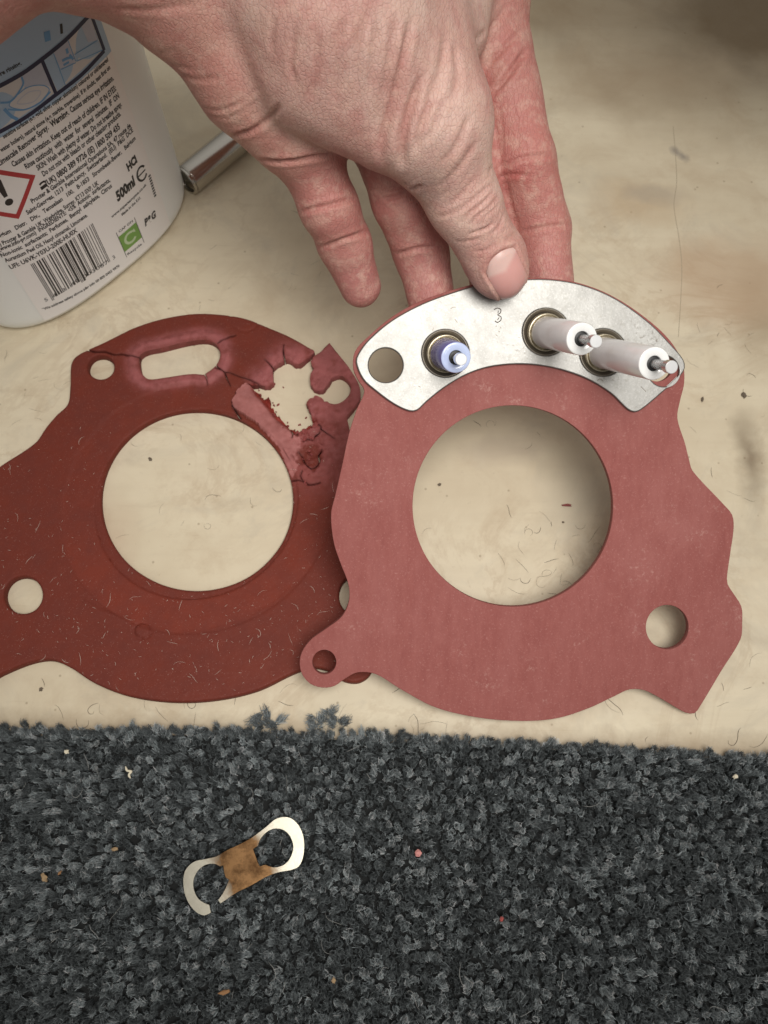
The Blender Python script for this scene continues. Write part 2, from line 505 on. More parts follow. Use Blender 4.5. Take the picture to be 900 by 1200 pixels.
def yarn_mesh(name, centres, heights, lean, shade, nf, spread0, spread1, width, parent=None):
    """cut-pile tufts: nf flat fibres each, two bent quads per fibre"""
    T = len(centres)
    dome = .34
    N = T * nf
    ang = rng.uniform(0, 2 * np.pi, N); rr = np.sqrt(rng.uniform(0, 1, N))
    c = np.repeat(centres, nf, 0); H = np.repeat(heights, nf) * rng.uniform(.78, 1.06, N)
    ln = np.repeat(lean, nf, 0)
    d = np.stack([np.cos(ang), np.sin(ang)], -1)
    tw = ang + rng.normal(0, .9, N)
    d2 = np.stack([np.cos(tw), np.sin(tw)], -1)
    p0 = np.concatenate([c[:, :2] + d * (rr * spread0)[:, None], c[:, 2:3]], 1)
    p1 = p0 + np.concatenate([d * (rr * spread1 * .55)[:, None] + ln * .45 + rng.normal(0, .12, (N, 2)), (H * .60)[:, None]], 1)
    p2 = np.concatenate([c[:, :2] + d2 * (rr * (spread0 + spread1) * .95)[:, None] + ln + rng.normal(0, .28, (N, 2)), (c[:, 2] + H)[:, None]], 1)
    p2[:, 2] -= (rr ** 2) * H * .30
    wa = rng.uniform(0, 2 * np.pi, N)
    w = np.stack([np.cos(wa), np.sin(wa), rng.normal(0, .25, N)], -1) * (width * rng.uniform(.7, 1.3, N))[:, None]
    V = np.stack([p0 - w, p0 + w, p1 - w, p1 + w, p2 - w * .45, p2 + w * .45], 1).reshape(-1, 3)
    b = np.arange(N)[:, None] * 6
    Q = np.concatenate([b + np.array([[0, 1, 3, 2]]), b + np.array([[2, 3, 5, 4]])])
    me = fast_mesh(name, V, quads=Q)
    sh = np.repeat(shade, nf) * rng.lognormal(0, .36, N)
    pale = rng.uniform(0, 1, N) < .02
    sh = np.where(pale, sh * 2.0 + .03, sh)
    cc = np.stack([sh * .87, sh * .97, sh * 1.0], -1)
    grad = np.array([.55, .55, .85, .85, 1.0, 1.0])
    set_col(me, np.clip((cc[:, None, :] * np.ones((1, 6, 1))).reshape(-1, 3), 0, .6))
    return link(name, me, M_YARN, parent)

def lay(sp, x0, x1, y0, y1, inner=None):
    gx, gy = np.meshgrid(np.arange(x0, x1, sp), np.arange(y0, y1, sp * .9))
    gx[1::2] += sp / 2
    cx = (gx + rng.normal(0, .2 * sp, gx.shape)).ravel(); cy = (gy + rng.normal(0, .2 * sp, gy.shape)).ravel()
    ok = cy < edge_y(cx) - .6 + rng.normal(0, .55, cx.shape) + np.array([noise.noise(Vector((x * .05, 0, 4.4))) * 1.3 for x in cx])
    if inner is not None: ok &= ~((cx > inner[0]) & (cx < inner[1]) & (cy > inner[2]))
    return cx[ok], cy[ok]
CLIPC = P(285, 1015, 5.5)
def shades(n):
    return np.where(rng.uniform(0, 1, n) < .28, rng.uniform(.30, .56, n), rng.uniform(.11, .21, n))
def leans(cx, cy):
    w = np.array([[noise.noise(Vector((x * .09, y * .09, 2.0))), noise.noise(Vector((x * .09, y * .09, 9.0)))] for x, y in zip(cx, cy)])
    l = rng.normal(0, .42, (len(cx), 2)) + w * .8
    l[:, 1] += np.where(cy > edge_y(cx) - 3.5, .5, 0)
    return l
cx, cy = lay(2.05, -160, 160, -185, -60)
ex_ = np.arange(-160, 160, .95); ex_ = ex_ + rng.normal(0, .4, len(ex_))
cx = np.concatenate([cx, ex_]); cy = np.concatenate([cy, edge_y(ex_) - 1.9 + rng.normal(0, .75, len(ex_))])
cz = np.full(len(cx), .8)
hh = rng.normal(5.0, .45, len(cx))
dcl = np.hypot(cx - CLIPC[0], (cy - CLIPC[1]))
hh = np.where(dcl < 26, np.minimum(hh, 4.6), hh)
pile = yarn_mesh("carpet_pile", np.stack([cx, cy, cz], -1), hh, leans(cx, cy), shades(len(cx)), 62, .78, .42, .075)
tag(pile, "dark grey cut pile of the carpet along the bottom of the photo", "carpet pile", kind="stuff")
cx, cy = lay(3.4, -300, 300, -330, -60, (-161, 161, -186))
far = yarn_mesh("carpet_pile", np.stack([cx, cy, np.full(len(cx), .8)], -1), rng.normal(5.0, .45, len(cx)), leans(cx, cy), shades(len(cx)), 16, 1.0, .9, .26)
tag(far, "dark grey cut pile of the carpet around the photographed patch", "carpet pile", kind="stuff")

# stray tufts pulled from the carpet edge
for (px, py, n, lab, r) in ((386, 845, 13, "larger loose dark grey wool tuft just above the carpet edge", 2.6),
                            (313, 846, 7, "smaller loose dark grey wool tuft left of the larger one", 1.9)):
    b = P(px, py, .1)
    ce = np.array([b + np.append(rng.normal(0, r, 2) * (1.2, .6), 0) for _ in range(n)])
    o = yarn_mesh("loose_tuft", ce, np.full(n, 2.4), rng.normal(0, 1.5, (n, 2)), rng.uniform(.09, .24, n), 50, .8, 1.3, .09)
    tag(o, lab, "wool tuft", "loose wool tufts by the carpet edge")

# ================================================================== OLD CRACKED GASKET
ZA = 3.6
def A(px, py): return P(px, py, ZA)[:2]
oA = [(-75, 590), (-20, 562), (0, 546), (40, 519), (54, 500), (66, 486), (79, 473), (82, 452), (83, 427), (88, 418), (102, 410), (123, 400), (161, 382), (195, 372),
      (229, 367), (258, 368), (288, 373), (313, 383), (339, 394), (369, 411, 1), (362, 418, 1), (352, 427, 1), (344, 425), (336, 421),
      (328, 425), (321, 430), (319, 438), (321, 448, 1), (315, 452), (304, 451), (290, 449, 1), (299, 457), (303, 459, 1), (308, 465), (313, 466, 1), (317, 474), (321, 478, 1),
      (326, 487), (331, 490, 1), (336, 497), (343, 499, 1), (348, 504), (354, 500, 1), (358, 502), (362, 495, 1), (365, 497), (367, 493, 1), (363, 482), (359, 473), (362, 468), (372, 463),
      (378, 468), (388, 473), (398, 472), (408, 464), (411, 455), (408, 446), (400, 440), (392, 441), (386, 448), (378, 457),
      (370, 456), (364, 450), (363, 440), (367, 432), (364, 423), (371, 415, 1), (386, 401, 1), (396, 414), (410, 432), (421, 452),
      (422, 466), (416, 476), (406, 488, 1), (414, 520), (428, 570), (440, 640), (448, 700), (446, 755), (434, 789), (420, 799), (402, 797),
      (386, 786), (366, 782), (345, 788), (300, 809), (250, 820), (200, 822), (150, 815), (110, 800), (82, 782), (60, 773), (35, 776), (0, 790), (-30, 806), (-70, 790), (-95, 700), (-95, 630)]
holesA = [smooth_path(ellipse(230, 585, 113, 106, 40).tolist(), True, 4),
          ellipse(27, 697, 22.5, 22, 40), ellipse(118, 430, 15.5, 14, 36), ellipse(414, 697, 17, 22, 30),
          smooth_path([(163, 424), (164, 416), (172, 411), (187, 408), (220, 400), (242, 398), (254, 404), (258, 416), (253, 428), (239, 439, 1), (225, 438), (195, 442), (174, 444), (166, 437)], True, 4)]
outA = smooth_path(oA, True, 3)
_tear = (outA[:, 0] > 286) & (outA[:, 0] < 390) & (outA[:, 1] > 408) & (outA[:, 1] < 508)
outA = outA + np.where(_tear[:, None], rng.normal(0, .45, outA.shape), 0)
_fl = _tear & (outA[:, 1] > 452) & (outA[:, 0] < 372) & (outA[:, 1] > 448 + (outA[:, 0] - 290) * .55)
outA = outA + np.where(_fl[:, None], rng.normal(0, 1.1, outA.shape), 0)
outA_mm = np.array([A(*q) for q in outA]); holesA_mm = [np.array([A(*q) for q in h]) for h in holesA]
cracks = [([(100, 409), (112, 412), (123, 412), (134, 415.5), (144, 415), (164, 419)], .55, .35), ([(255, 402), (262, 398), (267, 395), (276, 393)], .55, .08),
          ([(251, 426), (257, 432), (263, 436), (266, 444), (270, 452)], .6, .1), ([(239, 437), (242, 443), (243, 450)], .5, .1),
          ([(332.5, 404), (332, 412), (334, 424)], .1, .55), ([(310, 421), (316, 427), (322, 434)], .08, .55),
          ([(252, 431), (262, 435), (270, 437), (280, 441), (290, 444), (303, 450)], .22, .3), ([(272, 475), (275, 480), (281, 489)], .3, .7),
          ([(341, 502), (343, 507), (342, 512)], .5, .1),
          ([(349, 528), (354, 534), (357, 541), (364, 548), (370, 546), (374, 540), (373, 532), (377, 528)], .15, .5),
          ([(338, 562), (347, 561.5), (355, 563), (361, 567), (367, 567), (375, 565)], .35, .12),
          ([(355, 517), (360, 514), (366, 515), (370, 510), (374, 508), (376, 500), (369, 494)], .3, .4), ([(376, 503), (385, 509), (392, 514)], .35, .1),
          ([(355, 563), (352, 557), (354, 551)], .2, .08), ([(213, 492), (216, 488)], .1, .1)]
crack_polys = []
for pts, w0, w1 in cracks:
    q = np.array([A(*p) for p in smooth_path(pts, False, 3)])
    n = len(q)
    t = np.gradient(q, axis=0); t /= np.linalg.norm(t, axis=1)[:, None]
    nn = np.stack([-t[:, 1], t[:, 0]], -1)
    w = np.linspace(w0, w1, n) * rng.uniform(.6, 1.2, n) * .42
    crack_polys.append(np.concatenate([q + nn * w[:, None], (q - nn * w[:, None])[::-1]]))

def in_poly(p, poly):
    x, y = p[:, 0], p[:, 1]
    r = np.zeros(len(p), bool)
    x0, y0 = poly[:, 0], poly[:, 1]; x1, y1 = np.roll(x0, -1), np.roll(y0, -1)
    for i in range(len(poly)):
        if y0[i] == y1[i]: continue
        c = ((y0[i] > y) != (y1[i] > y)) & (x < (x1[i] - x0[i]) * (y - y0[i]) / (y1[i] - y0[i]) + x0[i])
        r ^= c
    return r

def seg_dist(p, poly, closed=True):
    best = np.full(len(p), 1e9)
    n = len(poly)
    for i in range(n if closed else n - 1):
        a, b = poly[i], poly[(i + 1) % n]
        ab = b - a; L = ab @ ab + 1e-12
        s = np.clip(((p - a) @ ab) / L, 0, 1)
        dd = p - a - s[:, None] * ab
        best = np.minimum(best, (dd * dd).sum(1))
    return np.sqrt(best)

def vnoise(p, sc, seed=0.0, oct=3):
    return np.array([noise.fractal(Vector((x * sc + seed, y * sc - seed, seed * 1.7)), 1.0, 2.0, oct) for x, y in p])

ext = 0.55
mn, mx = outA_mm.min(0), outA_mm.max(0)
fx, fy = np.meshgrid(np.arange(mn[0], mx[0], ext), np.arange(mn[1], mx[1], ext * .87))
fx[1::2] += ext / 2
gp = np.stack([fx.ravel(), fy.ravel()], -1) + rng.normal(0, .03, (fx.size, 2))
keep = in_poly(gp, outA_mm)
for h in holesA_mm: keep &= ~in_poly(gp, h)
gp = gp[keep]
dall = seg_dist(gp, outA_mm)
for h in holesA_mm + crack_polys: dall = np.minimum(dall, seg_dist(gp, h))
gp = gp[dall > .22]
pts2 = [Vector(q) for q in gp]
edges = []
for lp in [outA_mm] + holesA_mm + crack_polys:
    b = len(pts2)
    pts2 += [Vector(q) for q in lp]
    edges += [(b + i, b + (i + 1) % len(lp)) for i in range(len(lp))]
vo, eo, fo, _, _, _ = geometry.delaunay_2d_cdt(pts2, edges, [], 0, 1e-5)
vo = np.array([(v.x, v.y) for v in vo]); fo = np.array([f for f in fo if len(f) == 3])
cen = vo[fo].mean(1)
ok = in_poly(cen, outA_mm)
for h in holesA_mm + crack_polys: ok &= ~in_poly(cen, h)
fo = fo[ok]
a_, b_, c_ = vo[fo[:, 0]], vo[fo[:, 1]], vo[fo[:, 2]]
ar = (b_[:, 0] - a_[:, 0]) * (c_[:, 1] - a_[:, 1]) - (b_[:, 1] - a_[:, 1]) * (c_[:, 0] - a_[:, 0])
fo[ar < 0] = fo[ar < 0][:, ::-1]
used = np.unique(fo); remap = np.full(len(vo), -1); remap[used] = np.arange(len(used))
vo = vo[used]; fo = remap[fo]
# height and colour fields (pixel coordinates are only a handy chart of the gasket's own plane)
pxy = proj(np.concatenate([vo, np.full((len(vo), 1), ZA)], 1))
dO = seg_dist(vo, outA_mm)
dH = np.minimum.reduce([seg_dist(vo, h) for h in holesA_mm])
dC = np.minimum.reduce([seg_dist(vo, c) for c in crack_polys])
cenA = A(230, 586)
rad = np.linalg.norm(vo - cenA, axis=1)
n1 = vnoise(vo, .12, 3.1); n2 = vnoise(vo, .5, 7.7)
rimR = np.linalg.norm(A(343, 585) - cenA)
def sst(x, a, b):
    t = np.clip((x - a) / (b - a), 0, 1); return t * t * (3 - 2 * t)
h = np.full(len(vo), ZA) + n1 * .12 + n2 * .05
groove = sst(rad, rimR + 1.2, rimR + 2.2) * (1 - sst(rad, rimR + 12.5 + n1, rimR + 14.2 + n1))
h -= .55 * groove * (0.55 + .45 * sst(rad, rimR + 12, rimR + 2))
h -= 1.25 * (1 - sst(rad, rimR + 1.5, rimR + 2.1))                       # thin flange round the bore
h -= .22 * np.exp(-((rad - rimR - 13.6) / .35) ** 2) * (pxy[:, 1] > 610)   # moulded ring line
slot = holesA_mm[4]; dS = seg_dist(vo, slot)
h += .35 * np.exp(-((dS - 2.6) / .8) ** 2) - .25 * np.exp(-((dS - 4.6) / .6) ** 2)
def blob(px, py, r): return np.exp(-(((pxy[:, 0] - px) ** 2 + ((pxy[:, 1] - py) * 1.07) ** 2) / r ** 2))
h += .5 * sst(blob(167, 739, 10), .3, .5) - .5 * np.exp(-((np.hypot(pxy[:, 0] - 167, (pxy[:, 1] - 739) * 1.07) - 9.5) / 1.6) ** 2)
h -= .3 * np.exp(-((np.hypot(pxy[:, 0] - 287, (pxy[:, 1] - 372) * 1.07) - 17) / 1.6) ** 2)
h += .35 * np.exp(-((seg_dist(pxy, np.array([(100, 706), (115, 716), (135, 722), (150, 728)], float), False)) / 3) ** 2)
frac = np.array([(290, 449), (308, 465), (326, 487), (348, 504), (367, 494)], float)
dF = seg_dist(pxy, frac, False)
flap = in_poly(pxy, np.array([(289, 449), (279, 457), (272, 470), (272, 478), (300, 495), (326, 522), (342, 560), (352, 540), (352, 515), (345, 505), (320, 480), (300, 458)], float))
h += np.where(flap, 1.7 * sst(330 - pxy[:, 0], -20, 55), 0)
band = np.exp(-(dF / 5.0) ** 4) * sst(h * 0 + pxy[:, 0] + n2 * 4, 292, 300)
h -= band * (1.9 + 1.2 * n2)
pit = sst(blob(363, 534, 17) + n2 * .35 + n1 * .2, .35, .62)
h -= .9 * pit
rough_zone = blob(365, 520, 32)
n3 = vnoise(vo, 1.1, 21.0)
tear_d = np.minimum(dF, seg_dist(pxy, np.array([(304, 450), (320, 440), (328, 424), (352, 425), (364, 440), (372, 458), (362, 470), (367, 494)], float), False))
h += np.exp(-(tear_d / 9) ** 2) * (n3 * .55 + n2 * .3) - .25 * np.exp(-(tear_d / 4) ** 2)
h += rough_zone * (n2 * .6 + n3 * .4)
ridgeB = seg_dist(pxy, np.array([(304, 446), (318, 440), (322, 424), (336, 414), (350, 417)], float), False)
h += .35 * np.exp(-((ridgeB - 5) / 5) ** 2)
h += .5 * np.exp(-(seg_dist(pxy, np.array([(372, 520), (384, 530), (388, 545), (390, 570)], float), False) / 3) ** 2)
dE = np.minimum(np.minimum(dO, dH), dC * 1.4)
R0 = np.where((pxy[:, 0] > 150) & (pxy[:, 1] < 560) & (dO > 0) & (pxy[:, 1] > 395 + .12 * np.abs(pxy[:, 0] - 250)), .20, .5)
e = np.clip(dE / R0, 0, 1)
h -= R0 * (1 - np.sqrt(1 - (1 - e) ** 2))
base = np.array([.152, .029, .0175]); ringc = np.array([.205, .036, .020]); mauve = np.array([.36, .115, .115]); pale = np.array([.44, .175, .165]); fres = np.array([.26, .035, .024])
def lerp(c, t, d): return c * (1 - t[:, None]) + d * t[:, None]
colr = np.tile(base, (len(vo), 1))
colr = lerp(colr, .45 * groove * (.35 + .65 * sst(pxy[:, 1], 560, 700)), ringc)
worn = np.exp(-((dS - 2.4) / 2.6) ** 2)
worn = np.maximum(worn, np.exp(-(ridgeB / 13) ** 2))
worn = np.maximum(worn, .9 * sst(pxy[:, 0], 355, 368) * sst(530 - pxy[:, 1], 0, 60))
worn = np.maximum(worn, .6 * sst(pxy[:, 0], 330, 360) * sst(600 - pxy[:, 1], 0, 60) * (pxy[:, 1] > 480))
colr = lerp(colr, np.clip(worn * (1 + n1 * .5 + n2 * .5), 0, 1) * .85, mauve)
colr = lerp(colr, np.where(flap, .75 + .2 * n2, 0).clip(0, 1), pale)
colr = lerp(colr, np.clip(band * 1.1, 0, 1), fres); colr = lerp(colr, np.clip(pit, 0, 1) * .9, np.array([.15, .028, .018]))
colr = lerp(colr, .55 * np.exp(-(dC / .35) ** 2), np.array([.05, .012, .010]))
h = np.maximum(h, .9)
from collections import Counter
ed = np.concatenate([fo[:, [0, 1]], fo[:, [1, 2]], fo[:, [2, 0]]])
key = ed[:, 0].astype(np.int64) * 10**7 + ed[:, 1]; rkey = ed[:, 1].astype(np.int64) * 10**7 + ed[:, 0]
bnd = ed[~np.isin(key, rkey)]
NV = len(vo)
V3 = np.concatenate([np.column_stack([vo, h]), np.column_stack([vo, np.full(NV, .05)])])
walls = np.stack([bnd[:, 1], bnd[:, 0], bnd[:, 0] + NV, bnd[:, 1] + NV], -1)
me = fast_mesh("gasket_sheet", V3, quads=walls, tris=np.concatenate([fo, fo[:, ::-1] + NV]))
set_col(me, np.concatenate([colr, colr * .8]))
me.shade_smooth(); me.set_sharp_from_angle(angle=math.radians(55))
old = empty("old_gasket", P(230, 585, 0))
tag(old, "dark red perished gasket, cracked and torn open at its upper right, lying flat", "gasket")
link("gasket_sheet", me, M_OLD, old)

# torn crumbs still clinging to the tear
def pebble(name, c, r, mat, parent=None, sq=.6, seed=0):
    bm = bmesh.new(); bmesh.ops.create_icosphere(bm, subdivisions=2, radius=1)
    for v in bm.verts:
        d = 1 + .75 * noise.noise(v.co * 1.7 + Vector((seed, seed * 2, 0)))
        v.co = Vector((v.co.x * r[0] * d, v.co.y * r[1] * d, v.co.z * r[2] * d)) 
    rot = Matrix.Rotation(seed * 1.3, 4, 'Z')
    me = bpy.data.meshes.new(name)
    bm.transform(Matrix.Translation(Vector([float(x) for x in c]) * K) @ rot @ Matrix.Scale(K, 4)); bm.to_mesh(me); bm.free()
    return link(name, me, mat, parent)
M_CRUMB = plain("torn_rubber", (.24, .05, .045), .8)
for i, (px, py, r) in enumerate([(352, 509, 1.2), (358, 506, 1.5), (364, 507, 1.4), (369, 501, 1.5), (372, 506, 1.2), (357, 514, 1.3), (365, 513, 1.1), (348, 507, .9), (371, 497, 1.0)] +
        [(random.gauss(q[0], 4), random.gauss(q[1], 3.2), random.uniform(.22, .6)) for q in [(303, 459), (315, 472), (326, 486), (338, 498), (350, 508), (362, 512), (372, 515), (364, 530), (358, 540), (355, 560), (322, 452), (366, 492)] for _ in range(4)]):
    pebble("torn_shred", P(px, py, 3.0 if in_poly(A(px, py)[None], outA_mm)[0] else .3), (r, r * .6, .55), M_CRUMB, old, seed=i + 1)

# ================================================================== NEW GASKET (propped up at the top by the hand)
TX, TY = math.radians(26), math.radians(3)
NB = np.array([math.tan(TY), -math.tan(TX), 1.0]); NB /= np.linalg.norm(NB)
PB = P(812, 836, 2.75)
EX = np.array([1.0, 0, 0]) - NB * NB[0]; EX /= np.linalg.norm(EX); EY = np.cross(NB, EX)
OB = hit(601, 593, PB, NB)
def B2(px, py, off=0.0):
    q = hit(px, py, PB + NB * off, NB) - OB; return np.array([q @ EX, q @ EY])
def B3(px, py, off=0.0): return hit(px, py, PB + NB * off, NB)
TB = 2.5
oB = [(414, 432), (420, 446), (427, 458), (418, 480), (409, 508), (401, 545), (393, 580), (388, 602), (391, 635), (399, 660), (408, 684), (409, 704), (401, 722), (382, 737), (363, 751),
      (352, 769), (353, 788), (363, 801), (378, 806), (392, 804), (405, 795), (419, 788), (440, 790), (470, 808), (510, 829), (560, 841), (610, 845),
      (652, 842), (690, 830), (720, 816), (738, 808), (755, 809), (775, 819), (803, 835), (814, 836), (821, 827), (845, 787), (868, 749), (870, 730), (869, 711), (860, 696), (853, 685), (852, 678), (856, 648),
      (860, 618), (858, 603), (848, 591), (812, 552), (808, 540), (803, 520), (794, 490), (797, 470), (802, 448), (800, 425), (786, 400), (760, 375), (720, 348), (680, 332), (640, 326), (600, 327), (560, 332),
      (520, 343), (490, 354), (460, 371), (432, 394), (416, 412)]
loopsB = [[B2(*q) for q in smooth_path(oB, True, 5)], [B2(*q) for q in ellipse(601, 593, 117.5, 118, 96)],
          [B2(*q) for q in ellipse(782, 735, 25, 26, 48)], [B2(*q) for q in ellipse(380, 776, 14, 14.5, 40)],
          [B2(*q) for q in ellipse(452, 428, 22, 22, 40)], [B2(*q) for q in ellipse(770, 428, 19, 19, 40)]]
for cx_, cy_ in ((523, 413), (645, 388), (712, 416)): loopsB.append([B2(*q) for q in ellipse(cx_, cy_, 20, 20, 36)])
newg = empty("new_gasket", OB)
tag(newg, "clean pinkish red gasket propped up under the steel electrode plate", "gasket")
slab("gasket_sheet", loopsB, OB, EX, EY, NB, TB, .12, M_NEW, newg, 1)

# ================================================================== ELECTRODE PLATE
TP = 1.3
oP = [(417, 424), (420, 414), (432, 398), (458, 376), (490, 358), (520, 346), (560, 334), (600, 328.5), (640, 327), (680, 333), (720, 349), (760, 377), (785, 402), (801, 421), (803, 431), (798, 440),
      (775, 461), (752, 480), (744, 483), (736, 480), (716, 461), (690, 445), (660, 434), (630, 428), (600, 427), (570, 431), (545, 440), (520, 455), (500, 471), (489, 481), (480, 482),
      (462, 474), (440, 458), (425, 444)]
plate = empty("electrode_plate", B3(610, 380, TP))
tag(plate, "curved stainless steel plate with three ceramic electrodes, pinched under the thumb", "electrode plate")
E_POS = [(522, 414), (640, 389), (707, 413)]
def P2(px, py): return B2(px, py, TP)
lp = [[P2(*q) for q in smooth_path(oP, True, 5)], [P2(*q) for q in ellipse(452, 428, 20, 20, 44)], [P2(*q) for q in ellipse(778, 435, 18, 18, 44)]]
for q in E_POS: lp.append([P2(*w) for w in ellipse(q[0], q[1], 27.5, 27.5, 48)])
o2 = OB + NB * TP
slab("plate_body", lp, o2, EX, EY, NB, TP - .02, .42, M_STEEL, plate, 4)

n33 = np.array([math.tan(math.radians(11.3)), -math.tan(math.radians(35.3)), 1.0]); n33 /= np.linalg.norm(n33)
def electrode(px, py, L, blue, lab):
    root_ = B3(px, py, TP)
    el = bpy.data.objects.new("electrode", None); COL.objects.link(el); el.parent = plate
    el.empty_display_size = .005
    el.location = Vector((root_ * K).tolist()) - plate.location
    el["label"] = lab
    u = 3.84
    Rr = 27.8 / u
    lathe("countersink", root_ - NB * 1.25, NB, [(Rr, 0), (Rr, 1.23), (Rr - .25, 1.36), (Rr - .5, 1.3), (Rr - 1.25, .55), (Rr - 1.6, .3), (4.3, .25), (4.3, 0)], M_SINK, el, 56, 50, False)
    lathe("collar", root_ - NB * .9, n33, [(4.2, -.6), (5.75, -.6), (5.75, 1.0), (5.6, 1.25), (5.4, 1.3), (5.25, 1.1), (5.2, .75), (5.05, .7), (5.0, 1.25), (4.9, 1.35), (4.7, 1.3), (4.4, 1.0)], M_COLLAR, el, 56, 40, False)
    ms, mf = (M_CERB, M_CERBF) if blue else (M_CER, M_CERF)
    r = 4.75
    lathe("ceramic_sleeve", root_ - NB * .9, n33, [(r, -.5), (r, 2), (r - .12, L * .5), (r - .25, L - .5), (r - .4, L - .12)], ms, el, 56, 60, False)
    lathe("sleeve_end", root_ - NB * .9 + n33 * (L - .12), n33, [(r - .4, 0), (r - .6, .12), (r - .9, .16), (2.25, .16), (2.1, .02), (2.1, -1.6), (.4, -1.6)], mf, el, 56, 50, False)
    e = root_ - NB * .9 + n33 * L
    lathe("seal", e, n33, [(2.08, -1.2), (2.0, -.55), (1.5, -.35), (1.3, -.35)], M_PINDARK, el, 32, 40, False)
    ring = [(1.3, -1.0), (1.3, 1.2), (1.15, 1.4), (1.15, 1.9), (1.3, 2.05)]
    z = 3.4 if blue else 2.3
    if not blue:
        while z < 7.0:
            ring += [(1.32, z), (1.16, z + .2), (1.32, z + .4)]; z += .55
    ring += [(1.5, z + .2), (1.72, z + .45), (1.72, z + 2.6)]
    lathe("pin", e, n33, ring, M_PIN, el, 36, 30, False)
    lathe("pin_tip", e + n33 * (z + 2.6), n33, [(1.72, 0), (1.7, .12), (1.55, .22), (.01, .23)], M_PINTIP, el, 36, 14, False)
    return el
electrode(522, 414, 14.0, True, "short electrode with bluish ceramic sleeve")
electrode(640, 389, 30.0, False, "middle electrode with long white ceramic sleeve")
electrode(707, 413, 35.5, False, "longest electrode at the right end of the plate")

# stamped characters on the plate
def text_mesh(body, size, bold=0.0, shear=0.0, sx=1.0):
    cu = bpy.data.curves.new("t", 'FONT'); cu.body = body; cu.size = 1.0; cu.offset = bold; cu.shear = shear; cu.resolution_u = 2
    o = bpy.data.objects.new("t", cu); COL.objects.link(o)
    dg = bpy.context.evaluated_depsgraph_get()
    me = bpy.data.meshes.new_from_object(o.evaluated_get(dg))
    bpy.data.objects.remove(o); bpy.data.curves.remove(cu)
    n = len(me.vertices)
    v = np.zeros(n * 3); me.vertices.foreach_get("co", v); v = v.reshape(-1, 3)[:, :2] * size
    f = [tuple(p.vertices) for p in me.polygons]
    bpy.data.meshes.remove(me)
    v[:, 0] *= sx
    return v, f

def stroke(pts, w, closed=False):
    """flat ribbon along a 2-D path"""
    p = np.asarray(pts, float); n = len(p)
    if closed: t = np.roll(p, -1, 0) - np.roll(p, 1, 0)
    else: t = np.gradient(p, axis=0)
    t /= np.linalg.norm(t, axis=1)[:, None] + 1e-9
    nn = np.stack([-t[:, 1], t[:, 0]], -1) * w / 2
    v = np.concatenate([p + nn, p - nn])
    m = n if closed else n - 1
    f = [(i, (i + 1) % n, n + (i + 1) % n, n + i)[::-1] for i in range(m)]
    return v, f
sv, sf = [], []
def add2(vf, dx=0, dy=0):
    b = len(sv); sv.extend((vf[0] + (dx, dy)).tolist()); sf.extend([tuple(i + b for i in f) for f in vf[1]])
for (pth, w) in (([(579, 363), (583, 361), (587, 363), (586, 367), (583, 369), (587, 371), (587, 375), (583, 378), (580, 376)], .28),
                 ([(584, 364), (583.5, 367)], .22), ([(585, 372), (583, 375)], .22)):
    add2(stroke([P2(*q) for q in smooth_path(pth, False, 2)], w))
o = mesh_obj("stamped_mark", [o2 + EX * x + EY * y + NB * .03 for x, y in sv], sf, M_SPECK, plate)
sv, sf = [], []
for pth in ([(581, 383), (582, 381.5)], [(584, 388), (586, 389)], [(581, 392), (583, 394)], [(586.5, 383), (587, 385)], [(528, 362), (531, 360), (534, 360)], [(700, 446), (703, 444), (707, 447)], [(490, 452), (493, 454)],
            [(751, 453), (754, 456), (757, 459)], [(701, 440), (704, 441)], [(507, 388), (508, 384)], [(533, 374), (536, 378)]):
    add2(stroke([P2(*q) for q in smooth_path(pth, False, 2)], .2))
mesh_obj("scratches", [o2 + EX * x + EY * y + NB * .025 for x, y in sv], sf, M_SINK, plate)["kind"] = "stuff"

# ================================================================== SPRAY BOTTLE
E1 = np.array([math.cos(math.radians(47)), math.sin(math.radians(47))]); E2 = np.array([E1[1], -E1[0]])
BC = np.array([-121.6, 115.5]); BA, BB, BP = 48.8, 27.6, 2.7
def sup(t):
    c, s = np.cos(t), np.sin(t)
    return BA * np.sign(c) * np.abs(c) ** (2 / BP), BB * np.sign(s) * np.abs(s) ** (2 / BP)
def bottle_pt(a, b, z): 
    q = BC + np.multiply.outer(a, E1) + np.multiply.outer(b, E2)
    return np.concatenate([q, np.broadcast_to(np.asarray(z, float), np.shape(a))[..., None]], -1)
NS = 128
tt = np.linspace(0, 2 * np.pi, NS, endpoint=False)
sa, sb = sup(tt)
prof = [(-22, 1.2), (-9.0, .6), (-6.2, .15), (-4.2, .25), (-2.6, .9), (-1.3, 2.1), (-.5, 3.9), (-.08, 6.2), (0, 8.5)] + [(0, z) for z in (20, 40, 60, 80, 100, 118)] + \
       [(-.5, 123), (-2.2, 129), (-6, 136), (-11, 142), (-15, 147), (-17, 151), (-17, 157)]
V, F = [], []
for off, z in prof:
    na = BA + off * 1.0; nb = max(BB + off, 5)
    if off < -9: na = BA + off * 2.0; na = max(na, 12)
    V.append(bottle_pt(sa / BA * na, sb / BB * nb, z))
for i in range(len(prof) - 1):
    for j in range(NS):
        j2 = (j + 1) % NS
        F.append((i * NS + j, i * NS + j2, (i + 1) * NS + j2, (i + 1) * NS + j))
F.append(tuple(range(NS))[::-1]); F.append(tuple((len(prof) - 1) * NS + j for j in range(NS)))
bottle = empty("spray_bottle", (BC[0], BC[1], 0))
tag(bottle, "white plastic cleaning bottle with printed label and barcode, standing behind the cracked gasket", "bottle")
mesh_obj("bottle_body", np.concatenate(V), F, M_BOT, bottle, True, 60)
